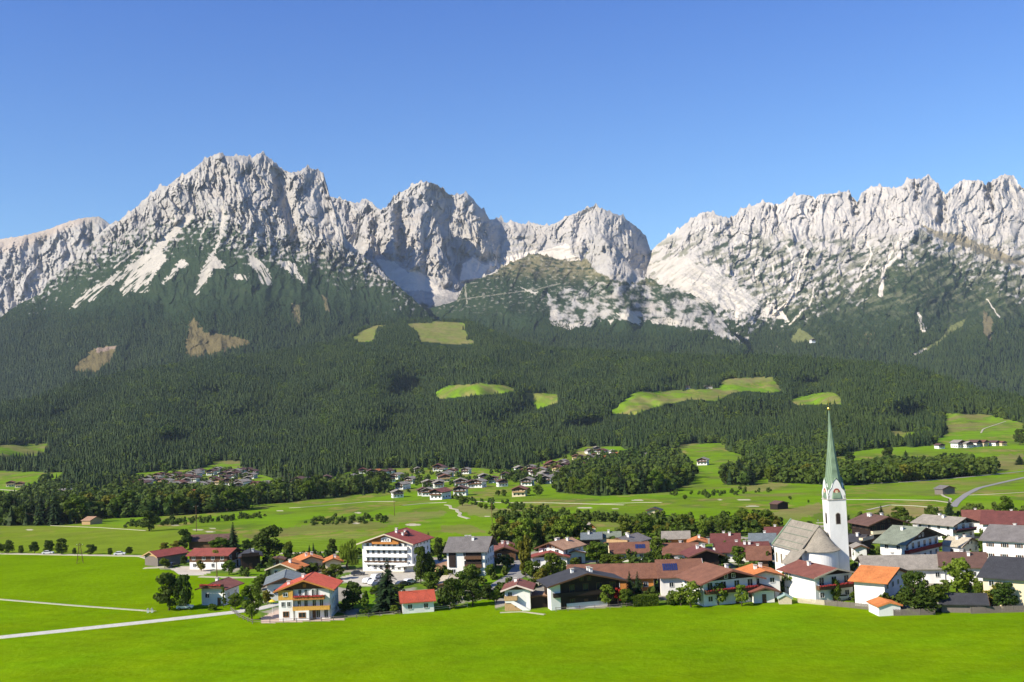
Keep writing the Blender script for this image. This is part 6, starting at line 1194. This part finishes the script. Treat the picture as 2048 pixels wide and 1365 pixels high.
def parasol(px, row, h, r_, mat, label):
    x, y, z = G(px, row); e = empty('parasol', (x, y, z), 0); tag(e, label, 'parasol', 'parasols and awnings'); MB().tube((0, 0, 0), (0, 0, h), .04, .03).build('pole', 'white_frame', e)
    MB().lathe([(r_, h - .5), (r_ * .55, h - .22), (0, h + .05), (0, h), (r_ * .5, h - .3), (r_, h - .54)], 8).build('canopy', mat, e)
for a in [(545, 1228, 3.6, .9, 'yellow_cloth', 'closed-looking yellow parasol left of the guesthouse'), (742, 1150, 2.5, 1.5, 'umbrella_white', 'leftmost white parasol in front of the hotel'), (800, 1146, 2.5, 1.6, 'umbrella_white', 'white parasol right of the tall spruce'), (812, 1145, 2.5, 1.6, 'umbrella_white', 'middle white parasol on the hotel terrace'), (824, 1144, 2.5, 1.6, 'umbrella_white', 'rightmost white parasol on the hotel terrace')]: parasol(*a)
x, y, z = G(811, 1142); e = empty('terrace_awning', (x, y, z), rad(-24)); tag(e, 'long white awning over the hotel terrace', 'awning', 'parasols and awnings'); MB().prism([(0, 3.1), (2.6, 2.3), (2.6, 2.35), (0, 3.15)], -3.4, 3.4, 'x').build('canopy', 'umbrella_white', e)
for sx in (-3.3, 3.3): MB().tube((sx, 2.5, 0), (sx, 2.5, 2.33), .05, .05).build('pole', 'white_frame', e)
x, y, z = G(1680, 1190); e = empty('parked_trailer', (x, y, z), rad(10)); tag(e, 'boat-shaped cream trailer parked beside the white chalet', 'trailer'); MB().prism([(-2.2, .6), (2.2, .6), (2.5, 1.2), (-2.3, 1.2)], -.9, .9).build('body', 'cream_wall', e)
for sy in (-.95, .95): MB().tube((0, sy - .1, .3), (0, sy + .1, .3), .3, .3, 12).build('wheel', 'tyre', e)
x, y, z = G(1571, 1209); e = empty('greenhouse', (x, y, z), rad(-10)); tag(e, 'small green-roofed garden shelter right of the cottage', 'garden shelter'); MB().prism([(-1.5, 0), (1.5, 0), (1.5, 1.3), (0, 2.1), (-1.5, 1.3)], 0, 3).build('frame', 'pale_wood', e)
for sx in (-1, 1): MB().prism([(0, 2.15), (sx * 1.8, 1.2), (sx * 1.8, 1.3), (0, 2.25)][::sx], -.3, 3.3).build('roof', 'green_wall', e)


# haze
hz = MB().box(-16000, 16000, -900, 15500, -160, 2050).mesh('haze', 'white_wall'); hz.materials.clear()
hm = bpy.data.materials.new('haze'); hm.use_nodes = True; ht = hm.node_tree; ht.nodes.remove(ht.nodes['Principled BSDF'])
pv = ht.nodes.new('ShaderNodeVolumePrincipled'); pv.inputs['Color'].default_value = (0.72, 0.85, 1.0, 1); pv.inputs['Density'].default_value = 2.2e-5
pv.inputs['Anisotropy'].default_value = 0.0
ht.links.new(pv.outputs[0], ht.nodes['Material Output'].inputs['Volume']); hz.materials.append(hm)
tag(link(bpy.data.objects.new('haze', hz)), kind='stuff', label='thin blue haze filling the air of the valley', cat='haze')
